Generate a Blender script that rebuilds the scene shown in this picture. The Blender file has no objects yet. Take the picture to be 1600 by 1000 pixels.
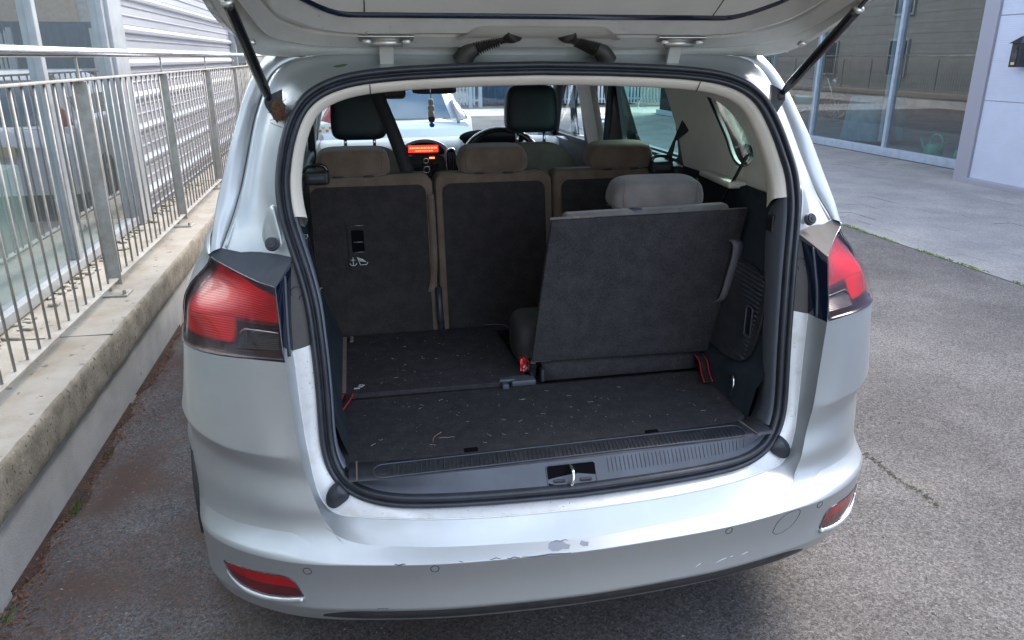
import bpy, bmesh, math, random
import numpy as np
from mathutils import Vector, Matrix
random.seed(7)
R_ = math.radians
SC = bpy.context.scene
COL = SC.collection

# ---------------------------------------------------------------- camera
cam_d = bpy.data.cameras.new('camera')
cam = bpy.data.objects.new('camera', cam_d)
COL.objects.link(cam)
SC.camera = cam
cam_d.sensor_width = 36.0
cam_d.lens = 36.0 * 1180.0 / 1600.0
cam_d.clip_start = 0.02
cam_d.clip_end = 600.0
_y, _p, _r = R_(11.524), R_(19.203), R_(-0.076)
_w = Vector((math.sin(_y) * math.cos(_p), math.cos(_y) * math.cos(_p), -math.sin(_p)))
_r0 = Vector((math.cos(_y), -math.sin(_y), 0))
_u0 = _r0.cross(_w)
_rt = _r0 * math.cos(_r) + _u0 * math.sin(_r)
_up = _u0 * math.cos(_r) - _r0 * math.sin(_r)
_m = Matrix((_rt, _up, -_w)).transposed().to_4x4()
_m.translation = Vector((-0.48, 0.0, 1.55))
cam.matrix_world = _m

# ---------------------------------------------------------------- sky, sun, exposure
SUN_EL, SUN_AZ = R_(46), R_(62)          # azimuth from +Y towards +X
world = bpy.data.worlds.new('World')
SC.world = world
world.use_nodes = True
wn = world.node_tree.nodes
wl = world.node_tree.links
for n in list(wn):
    wn.remove(n)
wo = wn.new('ShaderNodeOutputWorld')
bg = wn.new('ShaderNodeBackground')
sky = wn.new('ShaderNodeTexSky')
sky.sky_type = 'NISHITA'
sky.sun_disc = False
sky.sun_elevation = SUN_EL
sky.sun_rotation = SUN_AZ
sky.dust_density = 2.0
sky.ozone_density = 1.0
sky.air_density = 1.0
# thin broken cloud: the sky colour drifts towards white in soft patches
tc = wn.new('ShaderNodeTexCoord')
cn = wn.new('ShaderNodeTexNoise')
cn.inputs['Scale'].default_value = 2.2
cn.inputs['Detail'].default_value = 5
cr = wn.new('ShaderNodeValToRGB')
cr.color_ramp.elements[0].position = 0.44
cr.color_ramp.elements[1].position = 0.68
cr.color_ramp.elements[1].color = (0.55, 0.55, 0.55, 1)
cm = wn.new('ShaderNodeMix')
cm.data_type = 'RGBA'
cm.inputs[7].default_value = (10.9, 11.5, 12.5, 1)
wl.new(tc.outputs['Generated'], cn.inputs['Vector'])
wl.new(cn.outputs['Fac'], cr.inputs['Fac'])
wl.new(cr.outputs['Color'], cm.inputs[0])
wl.new(sky.outputs[0], cm.inputs[6])
wl.new(cm.outputs[2], bg.inputs['Color'])
bg.inputs['Strength'].default_value = 0.14
wl.new(bg.outputs[0], wo.inputs[0])

sun_d = bpy.data.lights.new('sun', 'SUN')
sun_d.energy = 1.5
sun_d.angle = R_(30)
sun_d.color = (1.0, 0.95, 0.88)
sun = bpy.data.objects.new('sun', sun_d)
COL.objects.link(sun)
_sd = Vector((math.sin(SUN_AZ) * math.cos(SUN_EL), math.cos(SUN_AZ) * math.cos(SUN_EL), math.sin(SUN_EL)))
sun.rotation_euler = _sd.to_track_quat('Z', 'Y').to_euler()
sun.location = (6, 8, 12)

SC.view_settings.view_transform = 'Standard'
SC.view_settings.look = 'None'
SC.view_settings.gamma = 1.0
SC.view_settings.use_curve_mapping = False
SC.view_settings.exposure = 2.1
SC.render.engine = 'CYCLES'
SC.cycles.use_denoising = True
SC.cycles.max_bounces = 8
SC.cycles.diffuse_bounces = 4
SC.cycles.glossy_bounces = 4
SC.cycles.transparent_max_bounces = 14
SC.cycles.sample_clamp_indirect = 6.0

# ---------------------------------------------------------------- materials
MATS = {}
def mat(name, col, rough=0.5, metal=0.0, coat=0.0, col2=None, nscale=8.0, ndet=6, lo=0.4, hi=0.62, bump=0.0, bscale=60.0,
        bdist=0.01, spec=0.5, speck=None, stretch=None, rough2=None, coatr=0.05, sheen=0.0, bdet=4, vor=None, wpos=False):
    m = bpy.data.materials.new(name)
    m.use_nodes = True
    nt = m.node_tree
    b = nt.nodes['Principled BSDF']
    b.inputs['Base Color'].default_value = (*col, 1)
    b.inputs['Roughness'].default_value = rough
    b.inputs['Metallic'].default_value = metal
    b.inputs['Coat Weight'].default_value = coat
    b.inputs['Coat Roughness'].default_value = coatr
    b.inputs['Specular IOR Level'].default_value = spec
    if sheen:
        b.inputs['Sheen Weight'].default_value = sheen
    t = nt.nodes.new('ShaderNodeTexCoord')
    vec = t.outputs['Object']
    if wpos:
        vec = nt.nodes.new('ShaderNodeNewGeometry').outputs['Position']
    if stretch:
        mp = nt.nodes.new('ShaderNodeMapping')
        mp.inputs['Scale'].default_value = stretch
        nt.links.new(vec, mp.inputs['Vector'])
        vec = mp.outputs[0]
    out = None
    if col2 is not None:
        n = nt.nodes.new('ShaderNodeTexNoise')
        n.inputs['Scale'].default_value = nscale
        n.inputs['Detail'].default_value = ndet
        n.inputs['Roughness'].default_value = 0.6
        nt.links.new(vec, n.inputs['Vector'])
        r = nt.nodes.new('ShaderNodeValToRGB')
        r.color_ramp.elements[0].position = lo
        r.color_ramp.elements[0].color = (*col, 1)
        r.color_ramp.elements[1].position = hi
        r.color_ramp.elements[1].color = (*col2, 1)
        nt.links.new(n.outputs['Fac'], r.inputs['Fac'])
        out = r.outputs['Color']
        if rough2 is not None:
            mr = nt.nodes.new('ShaderNodeMapRange')
            mr.inputs[1].default_value = lo
            mr.inputs[2].default_value = hi
            mr.inputs[3].default_value = rough
            mr.inputs[4].default_value = rough2
            nt.links.new(n.outputs['Fac'], mr.inputs[0])
            nt.links.new(mr.outputs[0], b.inputs['Roughness'])
    if speck:
        # list of (scale, threshold, colour)
        for (sc_, th, cc) in speck:
            v = nt.nodes.new('ShaderNodeTexNoise')
            v.inputs['Scale'].default_value = sc_
            v.inputs['Detail'].default_value = 2
            nt.links.new(vec, v.inputs['Vector'])
            r = nt.nodes.new('ShaderNodeValToRGB')
            r.color_ramp.elements[0].position = th
            r.color_ramp.elements[0].color = (0, 0, 0, 1)
            r.color_ramp.elements[1].position = th + 0.05
            r.color_ramp.elements[1].color = (1, 1, 1, 1)
            nt.links.new(v.outputs['Fac'], r.inputs['Fac'])
            mx = nt.nodes.new('ShaderNodeMix')
            mx.data_type = 'RGBA'
            nt.links.new(r.outputs['Color'], mx.inputs[0])
            if out is None:
                mx.inputs[6].default_value = (*col, 1)
            else:
                nt.links.new(out, mx.inputs[6])
            mx.inputs[7].default_value = (*cc, 1)
            out = mx.outputs[2]
    if vor:
        for (vs_, lo_, hi_) in vor:
            v = nt.nodes.new('ShaderNodeTexVoronoi')
            v.inputs['Scale'].default_value = vs_
            nt.links.new(vec, v.inputs['Vector'])
            sp = nt.nodes.new('ShaderNodeSeparateColor')
            nt.links.new(v.outputs['Color'], sp.inputs[0])
            mr = nt.nodes.new('ShaderNodeMapRange')
            mr.inputs[3].default_value = lo_
            mr.inputs[4].default_value = hi_
            nt.links.new(sp.outputs[0], mr.inputs[0])
            mx = nt.nodes.new('ShaderNodeMix')
            mx.data_type = 'RGBA'
            mx.blend_type = 'MULTIPLY'
            mx.inputs[0].default_value = 1.0
            if out is None:
                mx.inputs[6].default_value = (*col, 1)
            else:
                nt.links.new(out, mx.inputs[6])
            nt.links.new(mr.outputs[0], mx.inputs[7])
            out = mx.outputs[2]
    if out is not None:
        nt.links.new(out, b.inputs['Base Color'])
    if bump:
        n = nt.nodes.new('ShaderNodeTexNoise')
        n.inputs['Scale'].default_value = bscale
        n.inputs['Detail'].default_value = bdet
        nt.links.new(vec, n.inputs['Vector'])
        bp = nt.nodes.new('ShaderNodeBump')
        bp.inputs['Strength'].default_value = bump
        bp.inputs['Distance'].default_value = bdist
        nt.links.new(n.outputs['Fac'], bp.inputs['Height'])
        nt.links.new(bp.outputs[0], b.inputs['Normal'])
    MATS[name] = m
    return m

def glass(name, tint, rough=0.0, f0=0.06, fmax=0.9, dirt=0.0):
    """thin glass pane: tinted see-through plus fresnel mirror"""
    m = bpy.data.materials.new(name)
    m.use_nodes = True
    nt = m.node_tree
    for n in list(nt.nodes):
        nt.nodes.remove(n)
    o = nt.nodes.new('ShaderNodeOutputMaterial')
    tr = nt.nodes.new('ShaderNodeBsdfTransparent')
    tr.inputs['Color'].default_value = (*tint, 1)
    gl = nt.nodes.new('ShaderNodeBsdfGlossy')
    gl.inputs['Roughness'].default_value = rough
    gl.inputs['Color'].default_value = (1, 1, 1, 1)
    fr = nt.nodes.new('ShaderNodeLayerWeight')
    fr.inputs['Blend'].default_value = 0.5
    pw = nt.nodes.new('ShaderNodeMath')
    pw.operation = 'POWER'
    pw.inputs[1].default_value = 4.0
    nt.links.new(fr.outputs['Facing'], pw.inputs[0])
    mr = nt.nodes.new('ShaderNodeMapRange')
    mr.inputs[3].default_value = f0
    mr.inputs[4].default_value = fmax
    nt.links.new(pw.outputs[0], mr.inputs[0])
    mx = nt.nodes.new('ShaderNodeMixShader')
    nt.links.new(mr.outputs[0], mx.inputs[0])
    nt.links.new(tr.outputs[0], mx.inputs[1])
    nt.links.new(gl.outputs[0], mx.inputs[2])
    last = mx.outputs[0]
    if dirt:
        df = nt.nodes.new('ShaderNodeBsdfDiffuse')
        df.inputs['Color'].default_value = (0.55, 0.6, 0.6, 1)
        m2 = nt.nodes.new('ShaderNodeMixShader')
        m2.inputs[0].default_value = dirt
        nt.links.new(last, m2.inputs[1])
        nt.links.new(df.outputs[0], m2.inputs[2])
        last = m2.outputs[0]
    nt.links.new(last, o.inputs[0])
    MATS[name] = m
    return m

def emis(name, col, s):
    m = bpy.data.materials.new(name)
    m.use_nodes = True
    b = m.node_tree.nodes['Principled BSDF']
    b.inputs['Base Color'].default_value = (*col, 1)
    b.inputs['Emission Color'].default_value = (*col, 1)
    b.inputs['Emission Strength'].default_value = s
    MATS[name] = m
    return m

paint = mat('silver_paint', (0.46, 0.487, 0.50), rough=0.42, metal=0.78, coat=0.4, coatr=0.04, bump=0.03, bscale=900, bdist=0.0005,
            col2=(0.43, 0.458, 0.47), nscale=5.0, lo=.4, hi=.7, rough2=0.47)
paint_in = mat('silver_inner_paint', (0.62, 0.61, 0.56), rough=0.38, metal=0.35, coat=0.3, col2=(0.56, 0.55, 0.50), nscale=14, lo=0.45, hi=0.7, speck=[(90, 0.72, (0.34, 0.33, 0.30))])
paint_worn = mat('sill_paint', (0.66, 0.67, 0.68), rough=0.4, metal=0.25, coat=0.3, col2=(0.52, 0.51, 0.48), nscale=22, lo=0.5, hi=0.75, speck=[(140, 0.70, (0.30, 0.28, 0.25))])
rubber = mat('rubber_seal', (0.016, 0.019, 0.026), rough=0.40, col2=(0.024, 0.028, 0.038), nscale=25, bump=0.2, bscale=200, bdist=0.001)
tyre_m = mat('tyre_rubber', (0.02, 0.021, 0.024), rough=0.75, col2=(0.04, 0.04, 0.042), nscale=18)
plast = mat('black_plastic', (0.018, 0.019, 0.022), rough=0.5, col2=(0.028, 0.028, 0.031), nscale=30, bump=0.3, bscale=700, bdist=0.0006)
gloss_black = mat('gloss_black', (0.010, 0.011, 0.013), rough=0.12, coat=0.6)
gplast = mat('grey_plastic', (0.064, 0.074, 0.096), rough=0.45, col2=(0.052, 0.060, 0.078), nscale=12, bump=0.3, bscale=700, bdist=0.0006)
strip_m = mat('blue_grey_trim', (0.11, 0.125, 0.155), rough=0.5, bump=0.2, bscale=600, bdist=0.0005)
dplast = mat('sill_plastic', (0.026, 0.029, 0.036), rough=0.42, col2=(0.045, 0.048, 0.055), nscale=30, lo=0.45, hi=0.7, bump=0.3, bscale=500, bdist=0.0006)
carpet = mat('black_carpet', (0.032, 0.031, 0.035), rough=0.95, col2=(0.047, 0.045, 0.049), nscale=26, ndet=9, lo=0.40, hi=0.72, spec=0.15, vor=[(700, .6, 1.4)],
             bump=0.7, bscale=900, bdist=0.002, speck=[(600, 0.72, (0.10, 0.095, 0.09)), (210, 0.76, (0.16, 0.13, 0.11))])
carpet_back = mat('seatback_carpet', (0.030, 0.027, 0.027), rough=0.95, col2=(0.040, 0.036, 0.035), nscale=24, ndet=9, vor=[(700, .7, 1.3)], spec=0.12,
                  bump=0.6, bscale=900, bdist=0.0015, speck=[(500, 0.75, (0.05, 0.05, 0.05))])
felt = mat('dark_side_felt', (0.016, 0.024, 0.032), rough=0.85, col2=(0.026, 0.036, 0.046), nscale=12, spec=0.2, bump=0.4, bscale=600, bdist=0.001)
fabric = mat('brown_fabric', (0.120, 0.086, 0.062), rough=0.9, col2=(0.16, 0.118, 0.088), nscale=14, spec=0.2, bump=0.7, bscale=1100, bdist=0.0012, sheen=0.3)
fabric_grey = mat('grey_fabric', (0.115, 0.106, 0.102), rough=0.9, col2=(0.15, 0.14, 0.135), nscale=14, spec=0.2, bump=0.7, bscale=1100, bdist=0.0012, sheen=0.3)
fabric_dark = mat('dark_fabric', (0.18, 0.132, 0.108), rough=0.9, col2=(0.21, 0.16, 0.13), nscale=14, spec=0.2, bump=0.6, bscale=1000, bdist=0.001)
void_m = mat('dark_recess', (0.006, 0.006, 0.007), rough=1.0, spec=0.0)  # flat black: shade of holes and slots as colour; also the instrument hood
leather = mat('dark_leather', (0.012, 0.020, 0.028), rough=0.5, col2=(0.016, 0.028, 0.036), nscale=10)
belt_m = mat('belt_webbing', (0.012, 0.012, 0.015), rough=0.7, bump=0.6, bscale=500, bdist=0.001, stretch=(1, 1, 6))
trim_w = mat('pale_trim', (0.74, 0.69, 0.60), rough=0.6, col2=(0.70, 0.65, 0.56), nscale=6, bump=0.2, bscale=500, bdist=0.0005)
trim_g = mat('pale_side_trim', (0.76, 0.75, 0.69), rough=0.6, col2=(0.70, 0.69, 0.64), nscale=5, bump=0.2, bscale=500, bdist=0.0005)
chrome = mat('chrome', (0.75, 0.76, 0.78), rough=0.12, metal=1.0)
zinc = mat('zinc_metal', (0.55, 0.54, 0.50), rough=0.35, metal=0.8)
red_m = mat('red_lens', (0.30, 0.004, 0.006), rough=0.12, coat=0.5, col2=(0.24, 0.003, 0.004), nscale=9)
red_d = mat('dark_red_lens', (0.10, 0.006, 0.008), rough=0.08, coat=1.0, col2=(0.05, 0.004, 0.006), nscale=12)
smoke = mat('smoked_lens', (0.020, 0.012, 0.016), rough=0.08, coat=1.0)
navy = mat('navy_lens', (0.006, 0.012, 0.03), rough=0.07, coat=1.0)
rib_m = mat('reversing_lens', (0.16, 0.17, 0.18), rough=0.12, coat=1.0, metal=0.3)
red_edge = mat('red_piping', (0.50, 0.02, 0.02), rough=0.7)
white_print = mat('white_print', (0.7, 0.7, 0.7), rough=0.6)
lcd = emis('red_display', (0.9, 0.02, 0.01), 0.8)
lcd_txt = emis('orange_display_text', (1.0, 0.16, 0.06), 1.2)
g_clear = glass('windscreen_glass', (0.80, 0.90, 0.92), f0=0.03)
g_green = glass('tinted_side_glass', (0.48, 0.80, 0.72), f0=0.03)
g_shop = glass('shop_glass', (0.46, 0.62, 0.62), f0=0.15, fmax=0.95, dirt=0.05)
lens_clear = glass('lamp_outer_lens', (0.95, 0.88, 0.88), f0=0.02, fmax=0.14)

steel = mat('galvanised_steel', (0.30, 0.29, 0.265), rough=0.55, metal=0.15, col2=(0.23, 0.21, 0.18), nscale=16, speck=[(40, 0.72, (0.30, 0.20, 0.12))])
steel_in = mat('stainless_rail', (0.66, 0.66, 0.66), rough=0.26, metal=0.9, col2=(0.55, 0.54, 0.53), nscale=20, stretch=(1, 0.2, 1))
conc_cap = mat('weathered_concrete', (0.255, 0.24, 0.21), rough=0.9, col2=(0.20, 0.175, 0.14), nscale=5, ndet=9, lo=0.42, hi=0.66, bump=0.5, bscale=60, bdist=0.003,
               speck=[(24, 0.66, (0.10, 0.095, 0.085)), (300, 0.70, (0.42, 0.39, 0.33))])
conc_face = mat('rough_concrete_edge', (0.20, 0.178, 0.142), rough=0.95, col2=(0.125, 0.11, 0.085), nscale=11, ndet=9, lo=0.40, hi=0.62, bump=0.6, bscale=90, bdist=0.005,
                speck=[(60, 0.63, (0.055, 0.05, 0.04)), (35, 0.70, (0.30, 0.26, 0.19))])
render_m = mat('painted_render', (0.38, 0.38, 0.37), rough=0.9, col2=(0.30, 0.30, 0.295), nscale=4, ndet=8, bump=0.6, bscale=160, bdist=0.003, speck=[(18, 0.70, (0.24, 0.24, 0.23))])
clad = mat('grey_cladding', (0.36, 0.36, 0.39), rough=0.36, metal=0.5, col2=(0.31, 0.31, 0.335), nscale=3, stretch=(1, 0.15, 3))
clad_beige = mat('sunbleached_cladding', (0.175, 0.185, 0.175), rough=0.6, col2=(0.14, 0.15, 0.145), nscale=3, stretch=(1, 0.15, 3))
alu = mat('grey_window_frame', (0.30, 0.315, 0.33), rough=0.4, metal=0.3, col2=(0.25, 0.26, 0.27), nscale=9)
alu_b = mat('blue_grey_frame', (0.36, 0.42, 0.50), rough=0.4, metal=0.2, col2=(0.30, 0.36, 0.43), nscale=9)
panel_m = mat('ribbed_wall_panel', (0.47, 0.51, 0.62), rough=0.42, metal=0.1, col2=(0.44, 0.48, 0.58), nscale=4)
panel_fr = mat('panel_corner_trim', (0.27, 0.27, 0.31), rough=0.5)
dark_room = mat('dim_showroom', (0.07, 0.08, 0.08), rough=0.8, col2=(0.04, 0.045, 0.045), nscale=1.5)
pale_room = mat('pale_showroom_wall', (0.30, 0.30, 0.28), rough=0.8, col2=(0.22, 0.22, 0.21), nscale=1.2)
asphalt = mat('asphalt', (0.079, 0.074, 0.071), rough=0.95, col2=(0.135, 0.126, 0.122), nscale=1.3, ndet=10, lo=0.36, hi=0.68, spec=0.25, bump=0.7, bscale=190, bdist=0.007, bdet=6,
              vor=[(130, .62, 1.32), (270, .6, 1.35)], speck=[(2.1, 0.66, (0.118, 0.107, 0.098)), (70, 0.70, (0.18, 0.13, 0.10)), (110, 0.73, (0.42, 0.41, 0.40))])
def dirt_left(m):
    # washed-down leaf dirt: brown film that thickens towards the wall
    nt = m.node_tree; N = nt.nodes; L = nt.links
    b = N['Principled BSDF']
    src = b.inputs['Base Color'].links[0].from_socket
    t = N.new('ShaderNodeTexCoord'); s = N.new('ShaderNodeSeparateXYZ')
    L.new(t.outputs['Object'], s.inputs[0])
    mr = N.new('ShaderNodeMapRange'); mr.inputs[1].default_value = 0.3; mr.inputs[2].default_value = -1.4
    L.new(s.outputs[0], mr.inputs[0])
    for sc_, lo_, hi_, cc in ((3.0, .36, .66, (.085, .058, .046)), (60, .62, .68, (.24, .10, .045))):
        n = N.new('ShaderNodeTexNoise'); n.inputs['Scale'].default_value = sc_; n.inputs['Detail'].default_value = 6
        L.new(t.outputs['Object'], n.inputs['Vector'])
        m2 = N.new('ShaderNodeMapRange'); m2.inputs[1].default_value = lo_; m2.inputs[2].default_value = hi_
        L.new(n.outputs['Fac'], m2.inputs[0])
        mu = N.new('ShaderNodeMath'); mu.operation = 'MULTIPLY'
        L.new(mr.outputs[0], mu.inputs[0]); L.new(m2.outputs[0], mu.inputs[1])
        mx = N.new('ShaderNodeMix'); mx.data_type = 'RGBA'
        L.new(mu.outputs[0], mx.inputs[0]); L.new(src, mx.inputs[6]); mx.inputs[7].default_value = (*cc, 1)
        src = mx.outputs[2]
    L.new(src, b.inputs['Base Color'])
dirt_left(asphalt)
paver_m = mat('paving_block', (0.165, 0.162, 0.162), rough=0.9, wpos=True, vor=[(120, .75, 1.25)], col2=(0.235, 0.228, 0.22), nscale=1.6, ndet=9, lo=0.38, hi=0.68, bump=0.5, bscale=90, bdist=0.004, speck=[(120, 0.66, (0.13, 0.125, 0.12))])
road_far = mat('pale_road', (0.33, 0.33, 0.32), rough=0.9, col2=(0.27, 0.27, 0.265), nscale=0.6, bump=0.3, bscale=60, bdist=0.004)
joint_m = mat('paving_bed', (0.10, 0.097, 0.09), rough=1.0)
moss_m = mat('moss', (0.20, 0.25, 0.035), rough=1.0, col2=(0.05, 0.09, 0.01), nscale=30)
leafm = mat('dry_leaf', (0.17, 0.065, 0.03), rough=0.8, col2=(0.10, 0.05, 0.03), nscale=30)
greenleaf = mat('green_leaf', (0.07, 0.11, 0.03), rough=0.6)
soil = mat('leaf_litter_soil', (0.035, 0.024, 0.019), rough=1.0, col2=(0.065, 0.036, 0.025), nscale=30, bump=1.0, bscale=120, bdist=0.01)
white_car = mat('white_blue_paint', (0.55, 0.60, 0.64), rough=0.3, metal=0.2, coat=0.6)
dark_glass = mat('dark_car_glass', (0.02, 0.07, 0.12), rough=0.06, coat=0.8)
pal_m = mat('palisade_paint', (0.40, 0.48, 0.52), rough=0.5, metal=0.3)
brick_m = mat('sandy_wall', (0.42, 0.34, 0.26), rough=0.9, col2=(0.34, 0.27, 0.20), nscale=6, bump=0.5, bscale=40)
van_m = mat('dark_blue_container', (0.03, 0.07, 0.12), rough=0.45, col2=(0.045, 0.09, 0.14), nscale=5)
teal = mat('teal_plastic', (0.02, 0.38, 0.28), rough=0.4)
blue_cloth = mat('blue_sheet', (0.16, 0.32, 0.42), rough=0.7, col2=(0.11, 0.24, 0.33), nscale=6)
primer = mat('grey_primer', (0.20, 0.22, 0.26), rough=0.7)
scuff = mat('purple_scuff', (0.05, 0.045, 0.10), rough=0.7)
crumb_m = mat('pale_crumbs', (0.34, 0.31, 0.27), rough=0.9)
tree_m = mat('tree_leaves', (0.07, 0.11, 0.03), rough=0.8, col2=(0.12, 0.13, 0.03), nscale=5)
bark_m = mat('bark', (0.10, 0.075, 0.05), rough=0.95, bump=0.6, bscale=20)
tint_print = mat('tax_disc_print', (0.40, 0.12, 0.10), rough=0.6)
yellowish = mat('yellow_label', (0.5, 0.40, 0.15), rough=0.6)

# ---------------------------------------------------------------- object helpers
def link(o, parent=None, kind=None, label=None, cat=None, group=None):
    COL.objects.link(o)
    if parent is not None:
        o.parent = parent
        o.matrix_parent_inverse = Matrix.Translation(-parent_world(parent))
    if kind: o['kind'] = kind
    if label: o['label'] = label
    if cat: o['category'] = cat
    if group: o['group'] = group
    return o

def parent_world(p):
    return p.location.copy() if p.type == 'EMPTY' else Vector((0, 0, 0))

def thing(name, loc, label, cat, group=None, kind=None):
    o = bpy.data.objects.new(name, None)
    o.empty_display_size = 0.1
    o.location = loc
    return link(o, None, kind, label, cat, group)

def mesh_obj(name, verts, faces, m, parent=None, smooth=True, **kw):
    me = bpy.data.meshes.new(name)
    me.from_pydata([tuple(map(float, v)) for v in verts], [], [tuple(f) for f in faces])
    me.materials.append(MATS[m] if isinstance(m, str) else m)
    if smooth:
        for p in me.polygons: p.use_smooth = True
    me.validate()
    me.update()
    o = bpy.data.objects.new(name, me)
    return link(o, parent, **kw)

def bm_obj(name, bm, m, parent=None, smooth=False, wn_=False, **kw):
    me = bpy.data.meshes.new(name)
    bmesh.ops.recalc_face_normals(bm, faces=bm.faces)
    bm.to_mesh(me)
    bm.free()
    ms = m if isinstance(m, (list, tuple)) else [m]
    for x in ms:
        me.materials.append(MATS[x] if isinstance(x, str) else x)
    if smooth:
        for p in me.polygons: p.use_smooth = True
    o = bpy.data.objects.new(name, me)
    link(o, parent, **kw)
    if wn_:
        md = o.modifiers.new('wn', 'WEIGHTED_NORMAL')
    return o

def add_box(bm, c, s, bev=0.0, seg=2, rot=None, taper=None):
    n0 = len(bm.verts)
    g = bmesh.ops.create_cube(bm, size=1.0)
    vs = g['verts']
    for v in vs:
        v.co = Vector((v.co.x * s[0], v.co.y * s[1], v.co.z * s[2]))
        if taper and v.co.z > 0:
            v.co.x *= taper[0]; v.co.y *= taper[1]
    if bev > 0:
        es = list({e for v in vs for e in v.link_edges})
        r = bmesh.ops.bevel(bm, geom=es, offset=bev, segments=seg, profile=0.5, affect='EDGES')
        vs = list({v for f in r['faces'] for v in f.verts} | {v for v in vs if v.is_valid})
        allv = set(vs)
        stack = list(vs)
        while stack:
            v = stack.pop()
            for e in v.link_edges:
                o = e.other_vert(v)
                if o not in allv:
                    allv.add(o); stack.append(o)
        vs = list(allv)
    M = Matrix.Translation(Vector(c))
    if rot is not None:
        M = M @ rot.to_4x4()
    bmesh.ops.transform(bm, matrix=M, verts=vs)
    return vs

def box(name, c, s, m, parent=None, bev=0.0, seg=2, rot=None, taper=None, **kw):
    bm = bmesh.new()
    add_box(bm, c, s, bev, seg, rot, taper)
    return bm_obj(name, bm, m, parent, smooth=bev > 0, wn_=bev > 0, **kw)

def frames(path):
    P = [Vector(p) for p in path]
    n = len(P)
    T = []
    for i in range(n):
        a = P[max(i - 1, 0)]; b = P[min(i + 1, n - 1)]
        T.append((b - a).normalized())
    ref = Vector((0, 0, 1)) if abs(T[0].z) < 0.9 else Vector((1, 0, 0))
    N = [(ref - T[0] * ref.dot(T[0])).normalized()]
    for i in range(1, n):
        v = N[-1] - T[i] * N[-1].dot(T[i])
        N.append(v.normalized())
    B = [T[i].cross(N[i]) for i in range(n)]
    return P, T, N, B

def add_tube(bm, path, r, seg=10, cap=True):
    P, T, N, B = frames(path)
    rs = r if isinstance(r, (list, tuple)) else [r] * len(P)
    rings = []
    for i, p in enumerate(P):
        ring = []
        for k in range(seg):
            a = 2 * math.pi * k / seg
            ring.append(bm.verts.new(p + (N[i] * math.cos(a) + B[i] * math.sin(a)) * rs[i]))
        rings.append(ring)
    for i in range(len(P) - 1):
        for k in range(seg):
            k2 = (k + 1) % seg
            bm.faces.new((rings[i][k], rings[i][k2], rings[i + 1][k2], rings[i + 1][k]))
    if cap:
        bm.faces.new(rings[0][::-1]); bm.faces.new(rings[-1])

def tube(name, path, r, m, parent=None, seg=10, cap=True, **kw):
    bm = bmesh.new()
    add_tube(bm, path, r, seg, cap)
    o = bm_obj(name, bm, m, parent, smooth=True, **kw)
    return o

def grid_obj(name, rows, m, parent=None, closed=False, smooth=True, flip=False, **kw):
    nr, nc = len(rows), len(rows[0])
    V = [tuple(v) for r in rows for v in r]
    F = []
    for i in range(nr - 1):
        for j in range(nc - (0 if closed else 1)):
            j2 = (j + 1) % nc
            f = (i * nc + j, i * nc + j2, (i + 1) * nc + j2, (i + 1) * nc + j)
            F.append(f[::-1] if flip else f)
    return mesh_obj(name, V, F, m, parent, smooth, **kw)

def thick(o, t, off=0.0):
    md = o.modifiers.new('solid', 'SOLIDIFY')
    md.thickness = t
    md.offset = off
    return o

def catmull(pts, n):
    """smooth resample of a polyline to n points, uniform in arc length"""
    P = np.array(pts, float)
    Q = np.vstack([2 * P[0] - P[1], P, 2 * P[-1] - P[-2]])
    out = []
    for i in range(1, len(Q) - 2):
        p0, p1, p2, p3 = Q[i - 1], Q[i], Q[i + 1], Q[i + 2]
        a = 0.5
        t0 = 0.0
        t1 = t0 + max(np.linalg.norm(p1 - p0), 1e-6) ** a
        t2 = t1 + max(np.linalg.norm(p2 - p1), 1e-6) ** a
        t3 = t2 + max(np.linalg.norm(p3 - p2), 1e-6) ** a
        for t in np.linspace(t1, t2, 14, endpoint=False):
            A1 = (t1 - t) / (t1 - t0) * p0 + (t - t0) / (t1 - t0) * p1
            A2 = (t2 - t) / (t2 - t1) * p1 + (t - t1) / (t2 - t1) * p2
            A3 = (t3 - t) / (t3 - t2) * p2 + (t - t2) / (t3 - t2) * p3
            B1 = (t2 - t) / (t2 - t0) * A1 + (t - t0) / (t2 - t0) * A2
            B2 = (t3 - t) / (t3 - t1) * A2 + (t - t1) / (t3 - t1) * A3
            out.append((t2 - t) / (t2 - t1) * B1 + (t - t1) / (t2 - t1) * B2)
    out.append(P[-1])
    out = np.array(out)
    d = np.r_[0, np.cumsum(np.linalg.norm(np.diff(out, axis=0), axis=1))]
    s = np.linspace(0, d[-1], n)
    return np.stack([np.interp(s, d, out[:, k]) for k in range(P.shape[1])], 1)

def relax(P, it=6, w=0.5):
    P = P.copy()
    for _ in range(it):
        Q = P.copy()
        Q[1:-1] = P[1:-1] * (1 - w) + (P[:-2] + P[2:]) * 0.5 * w
        P = Q
    return P

def superell(name, c, s, m, parent=None, e1=0.45, e2=0.45, rot=None, nu=28, nv=16, shear=None, fn=None, **kw):
    def sp(v, e): return math.copysign(abs(v) ** e, v)
    V = []; F = []
    for i in range(nv + 1):
        ph = -math.pi / 2 + math.pi * i / nv
        for j in range(nu):
            th = 2 * math.pi * j / nu
            x = s[0] * sp(math.cos(ph), e1) * sp(math.cos(th), e2)
            y = s[1] * sp(math.cos(ph), e1) * sp(math.sin(th), e2)
            z = s[2] * sp(math.sin(ph), e1)
            if fn: x, y, z = fn(x, y, z)
            v = Vector((x, y, z))
            if rot is not None: v = rot @ v
            V.append(v + Vector(c))
    for i in range(nv):
        for j in range(nu):
            j2 = (j + 1) % nu
            F.append((i * nu + j, i * nu + j2, (i + 1) * nu + j2, (i + 1) * nu + j))
    return mesh_obj(name, V, F, m, parent, True, **kw)

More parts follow.
